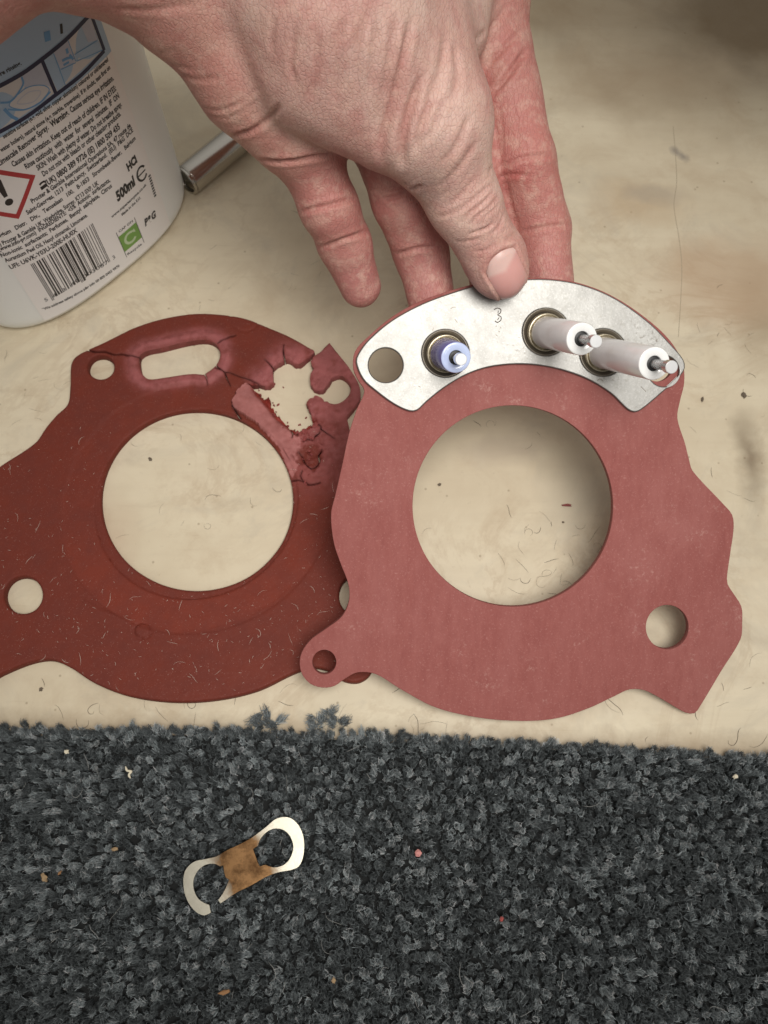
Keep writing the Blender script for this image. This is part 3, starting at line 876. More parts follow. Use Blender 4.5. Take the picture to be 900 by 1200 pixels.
lathe("bottle_neck", (BC[0], BC[1], 156.5), (0, 0, 1), [(12, 0), (12.5, 1), (12.5, 6), (14, 6.5), (14, 20), (12, 21)], M_BOT, bottle)

# label chart: u = arc length along the front (0 at the middle), v = height
ta = np.linspace(np.pi, 0, 2400)
fa, fb = sup(ta)
arc = np.concatenate([[0], np.cumsum(np.hypot(np.diff(fa), np.diff(fb)))])
i0 = np.argmin(np.abs(fa)); arc -= arc[i0]
na_ = np.gradient(fa); nb_ = np.gradient(fb); nl = np.hypot(na_, nb_); NX, NY = -nb_ / nl, na_ / nl      # outward normal (a,b)
def lab3(uv, off):
    uv = np.asarray(uv, float); u, v = uv[:, 0], uv[:, 1]
    a = np.interp(u, arc, fa) + np.interp(u, arc, NX) * off
    b = np.interp(u, arc, fb) + np.interp(u, arc, NY) * off
    return bottle_pt(a, b, v)
def UV(px, py):
    r = ray(px, py)
    ss = np.linspace(150, 420, 5401)
    p = CAM + np.multiply.outer(ss, r)
    d = p[:, :2] - BC; a = d @ E1; b = d @ E2
    f = (np.abs(a) / BA) ** BP + (np.abs(b) / BB) ** BP - 1
    i = np.argmax(f < 0)
    if f[i] >= 0: i = np.argmin(f)
    return np.array([np.interp(a[i], fa, arc), p[i, 2]])
LU1 = 0.5 * (UV(197, 251)[0] + UV(128, 58)[0])
LU0 = UV(47, 368)[0]
VB = UV(120, 335)[1]
def patch(name, u0, u1, v0, v1, off, mat, parent, nu=60, nv=2):
    uu, vv = np.meshgrid(np.linspace(u0, u1, nu), np.linspace(v0, v1, nv))
    pts = lab3(np.stack([uu.ravel(), vv.ravel()], -1), off)
    f = [(j * nu + i, j * nu + i + 1, (j + 1) * nu + i + 1, (j + 1) * nu + i) for j in range(nv - 1) for i in range(nu - 1)]
    return mesh_obj(name, pts, f, mat, parent, True)
label = patch("label", LU0, LU1, VB, 117.5, .12, M_LAB, bottle, 90, 4)

class Print:
    def __init__(s): s.v, s.f, s.m, s.mats = [], [], [], []
    def add(s, uv, faces, mat, lift):
        b = len(s.v); pts = lab3(uv, .12 + lift); s.v.extend(pts.tolist())
        if mat not in s.mats: s.mats.append(mat)
        mi = s.mats.index(mat)
        for f in faces: s.f.append(tuple(i + b for i in f)); s.m.append(mi)
    def poly(s, px, mat, lift, sub=10):
        """filled quad given by four pixel corners, subdivided to follow the curve"""
        q = [UV(*p) for p in px]
        s.quad(q, mat, lift, sub)
    def quad(s, q, mat, lift, sub=10):
        g = []
        for j in range(3):
            for i in range(sub + 1):
                a = q[0] + (q[1] - q[0]) * i / sub; d = q[3] + (q[2] - q[3]) * i / sub
                g.append(a + (d - a) * j / 2)
        n = sub + 1
        s.add(np.array(g), [(j * n + i, j * n + i + 1, (j + 1) * n + i + 1, (j + 1) * n + i) for j in range(2) for i in range(sub)], mat, lift)
    def line(s, px, w, mat, lift, closed=False, step=4, px_space=True):
        p = smooth_path(px, closed, step)
        uv = np.array([UV(*q) for q in p]) if px_space else p
        v, f = stroke(uv, w, closed)
        s.add(v, f, mat, lift)
    def text(s, body, p0, p1, size, mat=None, bold=0.0, shear=0.0, lift=.06):
        a, b = UV(*p0), UV(*p1)
        v, f = text_mesh(body, size, bold, shear)
        w = v[:, 0].max() - v[:, 0].min()
        t = (v[:, 0] - v[:, 0].min()) / w
        uv = np.stack([a[0] + (b[0] - a[0]) * t, a[1] + (b[1] - a[1]) * t + v[:, 1]], -1)
        s.add(uv, f, mat or M_INK, lift)
    def build(s, name, parent):
        o = mesh_obj(name, s.v, s.f, s.mats, parent)
        o.data.polygons.foreach_set("material_index", s.m)
        return o

pr = Print()
T = pr.text
BO = .03
T("sensitive surfaces (e.g. gold, silver, copper, aluminium) coloured or old/damaged", (4, 162), (126.5, 71), 2.27, bold=BO)
T("water boilers), natural stone (e.g. marble, travertine). If in doubt, test first on", (1, 178), (128.8, 80), 2.27, bold=BO)
T("Limescale Remover Spray.", (-1, 194), (57, 150.5), 3.06, bold=BO)
T("Warning.", (60, 149), (81, 133.5), 3.19, bold=.04)
T("Causes serious eye irritation.", (83, 132), (133, 93), 3.06, bold=BO)
T("Causes skin irritation. Keep out of reach of children. IF IN EYES:", (15, 195.4), (136, 105), 3.06, bold=BO)
T("Rinse cautiously  with  water  for  several  minutes.  IF  ON", (30.3, 198), (139.5, 114), 3.06, bold=BO)
T("SKIN: Wash with plenty of water. Do not breathe spray.", (44, 199.7), (142.5, 123.5), 3.06, bold=BO)
T("Do not mix with bleach or other cleaning products.", (50.6, 206.5), (141.5, 134.5), 3.06, bold=BO)
T("(UK) 0800 389 9726 (IE) 1800 509 435", (54.5, 218), (140.5, 150), 3.38, bold=.035)
T("Procter & Gamble International Operations SA, 47 route de", (37.3, 238), (153, 148), 2.73, bold=BO)
T("Saint-Georges, 1213  Petit-Lancy,  Switzerland.  (EU)  P&G  DCE", (31.8, 251.3), (155.7, 153.5), 2.73, bold=BO)
T("Belgium   Distr.   Div.,   Temselaan   100,   B-1853   Strombeek-Bever,   Belgium", (-6, 280), (158.5, 163), 2.67, bold=BO)
T("(UK) Procter & Gamble UK, Weybridge, Surrey, KT13 0XP, UK", (-9, 291), (115.6, 215.6), 2.73, bold=BO)
T("(www.info-pg.com)  INGREDIENTS:  <5%  Anionic  surfactants,", (-1, 294), (129, 212), 2.73, bold=BO)
T("Non-ionic  surfactants;  Perfumes,  Benzyl  salicylate,  Citrus", (1.7, 301), (131, 218.7), 2.73, bold=BO)
T("Aurantium Peel Oil, Hexyl cinnamal, Limonene.", (6.5, 307), (102.6, 253), 2.73, bold=BO)
T("UFI: U6VK-Y03U-200E-HU0X", (12.3, 315), (90.7, 271), 3.06, bold=BO)
T("500ml", (137.5, 236), (159, 214.7), 5.98, bold=.055, shear=.15)
T("www.supersavvyme.co.uk", (130.7, 255.3), (171.3, 216.7), 1.76, bold=BO)
T("Made in the E.U.", (142.7, 252.7), (164.7, 232), 1.76, bold=BO)
T("P&G", (169.8, 265), (183.5, 252.5), 4.68, bold=.05, shear=.3)
T("HCI", (150, 200.5), (160.5, 189), 4.68, bold=.06)
T("*We address safety above p&g info 00 800 0455 9970", (50, 363.5), (140, 312), 1.95, bold=BO)
T("5", (53, 353.5), (56.5, 351.5), 2.73)
T("413149", (62, 349), (93, 329), 2.73)
T("003087", (98, 326), (127, 308), 2.73)
T("3", (132.5, 304), (135, 302), 2.73)
# vertical batch line by the label's right edge
for k_ in range(9):
    a, b = np.array([174.5, 205.0]), np.array([182, 231.0])
    q = a + (b - a) * k_ / 9; q2 = a + (b - a) * (k_ + .62) / 9
    pr.line([tuple(q), tuple(q2)], 1.25, M_INK, .06)
# telephone symbol
pr.line([(46, 216.5), (47.5, 214.5), (50.5, 212.3), (53, 212.5)], .75, M_INK, .06)
pr.line([(47.5, 221), (54, 216.2)], 1.35, M_INK, .06)
pr.build("printed_text", label)

# estimated-quantity sign
pr = Print()
ec = UV(165.8, 203); 
th = np.linspace(math.radians(-35), math.radians(-330), 30)
pr.line((ec + np.stack([2.3 * np.cos(th), 3.0 * np.sin(th)], -1))[::-1].tolist(), .85, M_INK, .06, step=.5, px_space=False)
pr.line([tuple(ec + (-2.1, .1)), tuple(ec + (2.0, .1))], .6, M_INK, .06, step=.5, px_space=False)
pr.build("quantity_sign", label)

# barcode
pr = Print()
TL, TR, BR, BL = UV(35, 309), UV(107.7, 262), UV(128, 303), UV(60, 350)
u0b, u1b = (TL[0] + BL[0]) / 2, (TR[0] + BR[0]) / 2
vt, vb_ = (TL[1] + TR[1]) / 2, (BL[1] + BR[1]) / 2
Lc = ["0001101", "0011001", "0010011", "0111101", "0100011", "0110001", "0101111", "0111011", "0110111", "0001011"]
par = "LGGLLG"
def enc(d, m):
    l = Lc[d]; r = ''.join('1' if c == '0' else '0' for c in l)
    return l if m == 'L' else (r if m == 'R' else r[::-1])
bits = "101" + ''.join(enc(int(d), m) for d, m in zip("413149", par)) + "01010" + ''.join(enc(int(d), 'R') for d in "0030873"[:6]) + "101"
mod = (u1b - u0b) / len(bits)
i = 0
while i < len(bits):
    if bits[i] == '1':
        j = i
        while j < len(bits) and bits[j] == '1': j += 1
        guard = i < 3 or i > len(bits) - 4 or 45 <= i <= 50
        lo = vb_ - (1.2 if guard else 0)
        pr.quad([np.array([u0b + i * mod, lo]), np.array([u0b + j * mod, lo]), np.array([u0b + j * mod, vt]), np.array([u0b + i * mod, vt])], M_INK, .06, 2)
        i = j
    else: i += 1
pr.build("barcode", label)

# hazard diamond
pr = Print()
dr, db = UV(41.2, 204.8), UV(21.7, 256)
half = dr[0] - db[0]; dc = np.array([db[0], dr[1]])
half_v = dr[1] - db[1]
def dia(s): return [dc + np.array(v) * s for v in ((half, 0), (0, half_v), (-half, 0), (0, -half_v))]
q1, q2 = dia(1.0), dia(.80)
for i in range(4):
    pr.quad([q1[i], q1[(i + 1) % 4], q2[(i + 1) % 4], q2[i]], M_RED, .05, 10)
pr.quad([dc + (-.65, -1.2), dc + (.65, -1.2), dc + (1.25, 5.8), dc + (-1.25, 5.8)], M_INK, .06, 3)
ang = np.linspace(0, 2 * np.pi, 24, endpoint=False)
pr.add(np.concatenate([[dc + (0, -3.6)], dc + (0, -3.6) + np.stack([1.35 * np.cos(ang), 1.35 * np.sin(ang)], -1)]), [(0, 1 + i, 1 + (i + 1) % 24) for i in range(24)], M_INK, .06)
pr.build("hazard_diamond", label)

# recycling mark
pr = Print()
g = [UV(145.7, 294.4), UV(166.7, 277.8), UV(158.7, 260.4), UV(137.8, 277.8)]
gu0, gu1 = (g[0][0] + g[3][0]) / 2, (g[1][0] + g[2][0]) / 2
gv0, gv1 = (g[0][1] + g[1][1]) / 2, (g[2][1] + g[3][1]) / 2
pr.quad([np.array(q) for q in ((gu0, gv0), (gu1, gv0), (gu1, gv1), (gu0, gv1))], M_GREEN, .05, 6)
gc = np.array([(gu0 + gu1) / 2, (gv0 + gv1) / 2]); rg = (gu1 - gu0) * .27
th = np.linspace(math.radians(50), math.radians(325), 26)
pr.line((gc + np.stack([rg * np.cos(th), rg * np.sin(th)], -1)).tolist(), rg * .45, M_PALEG, .07, step=.5, px_space=False)
hd = gc + np.array([rg * math.cos(math.radians(35)), rg * math.sin(math.radians(35))])
pr.add(np.array([hd + (.9, -.9), hd + (.7, 1.1), hd + (-1.0, .7)]), [(0, 1, 2)], M_PALEG, .07)
H_ = gv1 - gv0
for u in (gu0, gu1):
    pr.quad([np.array(q) for q in ((u - .12, gv0 - H_ * .36), (u + .12, gv0 - H_ * .36), (u + .12, gv1 + H_ * .3), (u - .12, gv1 + H_ * .3))], M_INK, .06, 2)
pr.text("CAP ON", (139.3, 272.5), (155.5, 259.5), 1.6, bold=.02)
pr.text("Recycle", (149.5, 299), (166, 286.4), 1.7, bold=.02)
pr.build("recycling_mark", label)

# pale blue picture panel at the top of the label
pr = Print()
UR = LU1 - .05
low = [UV(*q) for q in ((0, 161), (30, 143), (66, 119), (100, 88), (127, 63))]
lu = np.array([q[0] for q in low]); lv = np.array([q[1] for q in low]); o_ = np.argsort(lu); lu, lv = lu[o_], lv[o_]
uu = np.linspace(LU0 + .05, UR, 60)
vlow = np.interp(uu, lu, lv, left=lv[0] + .0)
g = np.concatenate([np.stack([uu, vlow], -1), np.stack([uu, np.full(60, 117.3)], -1)])
pr.add(g, [(i, i + 1, 61 + i, 60 + i) for i in range(59)], M_BLUE, .05)
def fillpx(poly, mat, lift):
    q = [UV(*p) for p in smooth_path(poly, True, 5)]
    n = len(q); c_ = np.mean(q, 0)
    pr.add(np.array(q + [c_]), [(i, (i + 1) % n, n) for i in range(n)], mat, lift)
def C(x, y): return (x / 6.923, y / 6.923)
fillpx([C(350, 480) + (1,), C(725, 120) + (1,), C(832, 402) + (1,), C(640, 580), C(460, 745) + (1,)], M_PANEL, .07)
fillpx([C(-60, 725) + (1,), C(325, 495) + (1,), C(440, 750) + (1,), C(200, 920), C(-60, 1090) + (1,)], M_PANEL, .07)
fillpx([C(350, 490) + (1,), C(425, 430) + (1,), C(525, 680) + (1,), C(465, 740) + (1,)], M_BLUE, .085)
fillpx([C(430, 420) + (1,), C(545, 325) + (1,), C(608, 495) + (1,), C(490, 560) + (1,)], M_LAV, .085)
fillpx([C(600, 440) + (1,), C(785, 335) + (1,), C(825, 400) + (1,), C(615, 495) + (1,)], M_BLUE, .085)
fillpx([C(655, 210) + (1,), C(725, 130) + (1,), C(785, 325) + (1,), C(710, 340) + (1,)], M_LAV, .085)
fillpx([C(160, 610) + (1,), C(325, 500) + (1,), C(420, 700) + (1,), C(380, 690), C(300, 690), C(190, 700)], M_LAV, .085)
fillpx([C(70, 850), C(180, 730), C(250, 695), C(350, 690), C(395, 720), C(370, 770), C(290, 850), C(180, 885)], M_PANEL, .1)
for pts, w, m, cl in (([C(-60, 722), C(165, 600), C(330, 482), C(540, 310), C(732, 108)], 1.35, M_NAVY, False),
                      ([C(-60, 1095), C(200, 950), C(450, 765), C(660, 600), C(842, 408)], 1.35, M_NAVY, False),
                      ([C(732, 108), C(842, 408)], 1.15, M_NAVY, False), ([C(335, 482), C(452, 762)], 1.15, M_NAVY, False),
                      ([C(70, 850), C(180, 730), C(250, 695), C(350, 690), C(395, 720), C(370, 770), C(290, 850), C(180, 885)], .3, M_MBLUE, True),
                      ([C(135, 835), C(210, 755), C(260, 735), C(325, 735), C(320, 765), C(260, 825)], .28, M_LAV, True),
                      ([C(30, 880), C(90, 940), C(140, 965)], 1.0, M_MBLUE, False), ([C(60, 885), C(200, 885), C(330, 820), C(405, 740)], .5, M_MBLUE, False),
                      ([C(170, 620), C(185, 670), C(150, 740), C(80, 820), C(0, 830)], .6, M_MBLUE, False),
                      ([C(600, 440), C(785, 325)], .25, M_MBLUE, False), ([C(615, 495), C(825, 405)], .25, M_MBLUE, False), ([C(430, 430), C(525, 685)], .25, M_MBLUE, False),
                      ([C(545, 320), C(610, 495)], .25, M_MBLUE, False), ([C(490, 560), C(610, 505)], .3, M_MBLUE, False),
                      ([C(500, 490), C(540, 470), C(585, 460)], .8, M_MBLUE, False), ([C(510, 525), C(555, 500)], .7, M_MBLUE, False), ([C(535, 390), C(545, 430)], .9, M_MBLUE, False), ([C(560, 440), C(590, 480)], .7, M_MBLUE, False),
                      ([C(375, 250), C(385, 330)], 2.0, M_MBLUE, False)):
    pr.line(pts, w, m, .12, cl, 3)
pr.line([C(490, 190), C(497, 270)], .9, M_INK, .12, False, 3)
pr.line([C(640, 110), C(655, 125)], .6, M_INK, .12, False, 3)
pr.text("before rinsing.", C(-75, 650), C(172, 520), 1.9, bold=.03, lift=.12)
pr.build("picture_panel", label)

# ================================================================== STEEL ROD
r1 = P(217, 213, 6.1); r2 = P(295, 149, 6.1)
ax = r2 - r1; ax /= np.linalg.norm(ax)
rod = empty("steel_rod", (r1[0], r1[1], 0))
tag(rod, "short bright steel tube lying beside the white bottle, partly under the hand", "metal tube")
RR = 6.1
lathe("tube_body", r1, ax, [(RR - .05, 1.75), (RR, 1.9), (RR, 62), (RR - .4, 62.4), (.01, 62.4)], M_ROD, rod, 64, 30, False)
lathe("end_lip", r1, ax, [(.01, .9), (RR - 1.3, .9), (RR - 1.2, .1), (RR - .7, 0), (RR - .25, .08), (RR - .05, .35), (RR - .05, .9), (RR - .4, 1.0), (RR - .4, 1.25), (RR - .1, 1.4), (RR - .08, 1.75)], M_ROD, rod, 64, 30, False)

# ================================================================== CLIP ON THE CARPET
ZC = 5.7
def CL(x, y): return (180 + x / 4.09, 930 + y / 4.09)
oC = [(141, 420), (148, 375), (168, 345), (200, 323), (250, 312), (300, 300), (350, 271), (420, 238), (480, 203), (540, 158), (580, 124), (620, 111), (660, 118), (695, 150), (716, 195), (723, 250), (716, 310), (696, 350),
      (660, 367), (600, 378), (540, 400), (470, 440), (400, 475), (320, 528, 1), (308, 510, 1), (330, 480), (350, 440), (360, 414, 1), (345, 402), (336, 372, 1), (333, 345, 1), (318, 350, 1), (300, 340), (270, 337), (235, 350), (205, 382),
      (191, 425), (197, 470), (217, 505), (248, 525), (268, 533, 1), (276, 572, 1), (242, 585), (205, 570), (170, 530), (148, 480)]
hC = [(590, 168), (550, 180), (515, 215), (500, 252, 1), (478, 266, 1), (500, 328, 1), (510, 348, 1), (535, 340), (560, 350), (592, 352), (632, 335), (658, 300), (669, 255), (656, 210), (630, 180)]
nC = np.array([.03, -.05, 1.0]); nC /= np.linalg.norm(nC)
pC = P(285, 1015, ZC); exC = np.array([1.0, 0, 0]) - nC * nC[0]; exC /= np.linalg.norm(exC); eyC = np.cross(nC, exC)
def C2(q):
    w = hit(*CL(*q), pC, nC) - pC; return np.array([w @ exC, w @ eyC])
clip = slab("retaining_clip", [[C2(q) for q in smooth_path(oC, True, 14)], [C2(q) for q in smooth_path(hC, True, 14)]], pC, exC, eyC, nC, .45, .09, M_CLIP, None, 1)
tag(clip, "small figure-of-eight sheet metal clip, heat browned and broken, lying on the carpet", "metal clip")

# ================================================================== HAND
def J(px, py, z, r): return np.append(P(px, py, z), r)
def under(px, py, r, gap=0.15):
    """joint whose sphere touches the back of the gasket"""
    c = hit(px, py, PB - NB * (TB + gap + r), NB); return np.append(c, r)
def over(px, py, r, gap=-.3):
    c = hit(px, py, PB + NB * (TP + gap + r), NB); return np.append(c, r)
thumb = [J(395, 18, 128, 23.5), J(502, 140, 108, 14.6), J(544, 238, 90, 9.9), over(580, 304, 8.6), over(586, 318, 8.2)]
index = [J(565, -10, 96, 11.5), J(612, 188, 78, 9.7), J(634, 266, 63, 8.8), under(643, 338, 7.9)]
middle = [J(500, 50, 99, 11.5), J(556, 200, 76, 9.3), J(574, 285, 60, 8.6), under(585, 352, 7.7)]
ringf = [J(430, 105, 101, 10.8), J(471, 232, 79, 8.9), J(494, 298, 62, 8.3), under(505, 352, 7.3)]
little = [J(342, 138, 101, 9.6), J(386, 243, 81, 8.3), J(404, 286, 69, 7.7), J(422, 335, 57, 6.5)]
forearm = [J(-420, -20, 172, 36), J(-140, -118, 166, 30), J(40, -168, 158, 26), J(150, -180, 150, 24)]
palm = [(J(150, -170, 150, 24), J(300, -60, 132, 22)), (J(160, -90, 143, 21), J(215, -38, 134, 17.5)), (J(215, -38, 134, 17.5), J(302, 92, 112, 13.8)), (J(302, 92, 112, 13.8), J(345, 150, 101, 9.8)),
        (J(300, -60, 130, 20), J(430, 105, 103, 11.5)), (J(300, -80, 130, 20), J(500, 40, 101, 12)), (J(320, -100, 128, 20), J(562, -20, 98, 12.5)),
        (J(345, 150, 101, 9.8), J(430, 105, 101, 10.5)), (J(430, 105, 101, 10.5), J(500, 50, 99, 11.3)), (J(500, 50, 99, 11.3), J(565, -10, 96, 11.5))]
thenar = [(J(300, -90, 140, 24), J(395, 18, 128, 23.5)), (J(395, 18, 128, 23.5), J(502, 140, 108, 14.6)), (J(380, -60, 128, 22), J(462, 30, 117, 18.5)), (J(462, 30, 117, 18.5), J(508, 135, 108, 13.8)),
          (J(370, 90, 119, 15), J(448, 150, 110, 10.5)), (J(520, -60, 108, 17), J(530, 40, 108, 10))]

def rcone(p, A_, B_):
    a, ra, b, rb = A_[:3], A_[3], B_[:3], B_[3]
    ab = b - a; L2 = ab @ ab
    t = np.clip(((p - a) @ ab) / L2, 0, 1)
    d = p - a - t[:, None] * ab
    return np.sqrt((d * d).sum(1)) - (ra + (rb - ra) * t)
def smin(a, b, k_):
    h_ = np.clip(k_ - np.abs(a - b), 0, None) / k_
    return np.minimum(a, b) - h_ * h_ * k_ * .25
def chain(p, js, k_=2.5):
    d = None
    for i in range(len(js) - 1):
        q = rcone(p, js[i], js[i + 1]); d = q if d is None else smin(d, q, k_)
    return d
def sdf(p, want_parts=False):
    pd = None
    for a, b in palm:
        q = rcone(p, a, b); pd = q if pd is None else smin(pd, q, 9)
    pd = smin(pd, chain(p, forearm, 6), 14)
    th = None
    for a, b in thenar:
        q = rcone(p, a, b); th = q if th is None else smin(th, q, 8)
    td = chain(p, thumb[1:], 3)
    fl = [chain(p, c_) for c_ in (index, middle, ringf, little)]
    # soft pads between the creases
    out = pd
    fd = [smin(pd, f_, 6) for f_ in fl]
    for f_ in fd: out = smin(out, f_, 1.2)
    thm = smin(th, td, 6)
    out = smin(out, thm, 3.0)
    if want_parts: return pd, thm, td, fl
    return out

HG = .7
lo = np.array([-175., 0., 30.]); hi = np.array([70., 190., 240.])
js_all = np.array(thumb + index + middle + ringf + little + forearm + [q for pr_ in palm + thenar for q in pr_])
lo = (js_all[:, :3] - js_all[:, 3:]).min(0) - 5; hi = (js_all[:, :3] + js_all[:, 3:]).max(0) + 5
BS = 8
dims = (np.ceil((hi - lo) / HG / BS).astype(int) + 1)
D = np.full(tuple(dims * BS), 50.0, np.float32)
bi = np.stack(np.meshgrid(*[np.arange(d_) for d_ in dims], indexing='ij'), -1).reshape(-1, 3)
bc = lo + (bi * BS + (BS - 1) / 2) * HG
bd = sdf(bc)
near = np.abs(bd) < BS * HG * .95 + 2.0
inside_far = (~near) & (bd < 0)
loc = np.stack(np.meshgrid(*[np.arange(BS)] * 3, indexing='ij'), -1).reshape(-1, 3)
Dv = D.reshape(dims[0], BS, dims[1], BS, dims[2], BS)
for b in bi[inside_far]: Dv[b[0], :, b[1], :, b[2], :] = -50
nb = bi[near]
CH = 1500
for s in range(0, len(nb), CH):
    blk = nb[s:s + CH]
    ids = (blk[:, None, :] * BS + loc[None]).reshape(-1, 3)
    D[ids[:, 0], ids[:, 1], ids[:, 2]] = sdf(lo + ids * HG)

def surface_nets(D, lo, h_):
    ins = D < 0
    s8 = np.zeros(tuple(np.array(D.shape) - 1), np.int8)
    offs = [(i, j, k_) for i in (0, 1) for j in (0, 1) for k_ in (0, 1)]
    n0, n1_, n2_ = s8.shape
    for o in offs: s8 += ins[o[0]:o[0] + n0, o[1]:o[1] + n1_, o[2]:o[2] + n2_]
    act = np.argwhere((s8 > 0) & (s8 < 8))
    idx = np.full(s8.shape, -1, np.int32); idx[act[:, 0], act[:, 1], act[:, 2]] = np.arange(len(act))
    acc = np.zeros((len(act), 3)); cnt = np.zeros(len(act))
    for a in offs:
        for ax_ in range(3):
            if a[ax_]: continue
            b = list(a); b[ax_] = 1
            da = D[act[:, 0] + a[0], act[:, 1] + a[1], act[:, 2] + a[2]]; db_ = D[act[:, 0] + b[0], act[:, 1] + b[1], act[:, 2] + b[2]]
            m = (da < 0) != (db_ < 0)
            t = da[m] / (da[m] - db_[m])
            q = np.tile(np.array(a, float), (m.sum(), 1)); q[:, ax_] += t
            acc[m] += q; cnt[m] += 1
    V = lo + (act + acc / cnt[:, None]) * h_
    Q = []
    for ax_ in range(3):
        u, v = (ax_ + 1) % 3, (ax_ + 2) % 3
        sl0 = [slice(None)] * 3; sl1 = [slice(None)] * 3
        sl0[ax_] = slice(0, -1); sl1[ax_] = slice(1, None)
        a, b = ins[tuple(sl0)], ins[tuple(sl1)]
        e = np.argwhere(a != b)
        e = e[(e[:, u] > 0) & (e[:, v] > 0) & (e[:, u] < D.shape[u] - 1) & (e[:, v] < D.shape[v] - 1)]
        flip = a[e[:, 0], e[:, 1], e[:, 2]]
        def cell(du, dv):
            c_ = e.copy(); c_[:, u] += du; c_[:, v] += dv
            return idx[c_[:, 0], c_[:, 1], c_[:, 2]]
        q = np.stack([cell(-1, -1), cell(0, -1), cell(0, 0), cell(-1, 0)], -1)
        q[~flip] = q[~flip][:, ::-1]
        Q.append(q)
    return V, np.concatenate(Q)
HV, HQ = surface_nets(D, lo, HG)
del D
def grad(p, e=.15):
    g = np.stack([sdf(p + np.eye(3)[i] * e) - sdf(p - np.eye(3)[i] * e) for i in range(3)], -1)
    return g / (np.linalg.norm(g, axis=1)[:, None] + 1e-9)
for _ in range(2):
    HN = grad(HV); HV = HV - HN * sdf(HV)[:, None]
bvh = BVHTree.FromPolygons([Vector(v) for v in HV], [tuple(q) for q in HQ])
def cast(px, py):
    r = ray(px, py); r = r / np.linalg.norm(r)
    h_ = bvh.ray_cast(Vector(CAM), Vector(r))
    return None if h_[0] is None else np.array(h_[0])
disp = np.zeros(len(HV))
def crease(pts, depth, width, ridge=.35):
    """engrave a fold along a path on the skin, with slightly raised lips"""
    global disp
    q = [cast(*p) for p in smooth_path(pts, False, 4)]
    q = [x for x in q if x is not None]
    if len(q) < 2: return
    # break the path where it jumps in depth
    runs, cur = [], [q[0]]
    for x in q[1:]:
        if np.linalg.norm(x - cur[-1]) > 6: runs.append(cur); cur = [x]
        else: cur.append(x)
    runs.append(cur)
    for q in runs:
        if len(q) < 2: continue
        q = np.array(q)
        box = np.all((HV > q.min(0) - 4 * width) & (HV < q.max(0) + 4 * width), axis=1)
        ii = np.nonzero(box)[0]
        p = HV[ii]; best = np.full(len(ii), 1e9); at = np.zeros(len(ii))
        for i in range(len(q) - 1):
            a, b = q[i], q[i + 1]; ab = b - a; L = ab @ ab + 1e-9
            s = np.clip(((p - a) @ ab) / L, 0, 1); dd = p - a - s[:, None] * ab
            d2 = (dd * dd).sum(1); m = d2 < best
            best[m] = d2[m]; at[m] = (i + s[m]) / (len(q) - 1)
        d_ = np.sqrt(best)
        fade = np.clip(np.minimum(at, 1 - at) / .18, 0, 1) ** .7 * .9 + .1
        disp[ii] += fade * depth * (-np.exp(-(d_ / width) ** 2) + ridge * np.exp(-((d_ - width * 1.9) / width) ** 2))
def G3(x, y): return (380 + x / 2.8125, y / 2.8125)
def G8(x, y): return (480 + x / 5.625, 180 + y / 5.625)
def G7(x, y): return (270 + x / 4.286, y / 4.286)
def G1(x, y): return (110 + x / 4.286, y / 4.286)
# long folds on the back of the thumb and its web
for pts, d_, w_ in (([G3(285, 60), G3(262, 180), G3(225, 330), G3(190, 460), G3(186, 545)], 1.0, 1.1), ([G3(320, 250), G3(290, 340), G3(262, 440), G3(256, 548)], 1.25, 1.05),
                    ([G3(355, 330), G3(318, 420), G3(300, 500)], .7, .9), ([G3(230, 70), G3(215, 200), G3(190, 340), G3(160, 440)], .55, 1.0), ([G3(400, 120), G3(380, 240), G3(340, 350)], .5, 1.2),
                    ([G3(170, 60), G3(160, 200), G3(135, 330)], .45, 1.0), ([G3(430, 150), G3(440, 260), G3(415, 340)], .5, 1.2), ([G3(110, 80), G3(95, 250), G3(80, 360)], .4, .9),
                    ([G3(60, 60), G3(45, 220), G3(35, 340)], .35, .9), ([G3(390, 330), G3(360, 420), G3(330, 470)], .5, .9), ([G3(480, 380), G3(440, 470), G3(390, 540)], .55, 1.0),
                    ([G3(500, 470), G3(440, 560), G3(380, 620)], .5, 1.0), ([G7(330, 120), G7(300, 330), G7(330, 430)], .35, .8), ([G7(440, 170), G7(430, 380), G7(400, 500)], .4, .8),
                    ([G7(600, 200), G7(580, 340), G7(560, 460)], .35, .8), ([G7(690, 60), G7(650, 250), G7(640, 520)], .45, .9), ([G7(220, 80), G7(200, 260)], .35, .9),
                    ([G8(330, 470), G8(400, 390), G8(480, 330), G8(560, 240)], .45, .55), ([G8(300, 410), G8(390, 330), G8(500, 240), G8(560, 190)], .4, .55), ([G8(390, 535), G8(450, 515), G8(520, 490), G8(560, 450)], .7, .5),
                    ([G8(400, 470), G8(440, 420), G8(520, 360), G8(590, 280)], .45, .5), ([G8(480, 430), G8(520, 400), G8(590, 340)], .4, .45), ([G8(300, 580), G8(380, 580), G8(470, 560)], .35, .5),
                    ([G8(540, 540), G8(600, 470), G8(620, 400)], .35, .5), ([G8(250, 350), G8(340, 270), G8(440, 160)], .3, .6), ([G8(190, 300), G8(260, 230), G8(330, 150)], .3, .6),
                    ([G8(180, 420), G8(260, 400), G8(330, 350)], .3, .6), ([G8(420, 650), G8(500, 640), G8(570, 590)], .3, .5)):
    crease(pts, d_ * 1.1, w_)
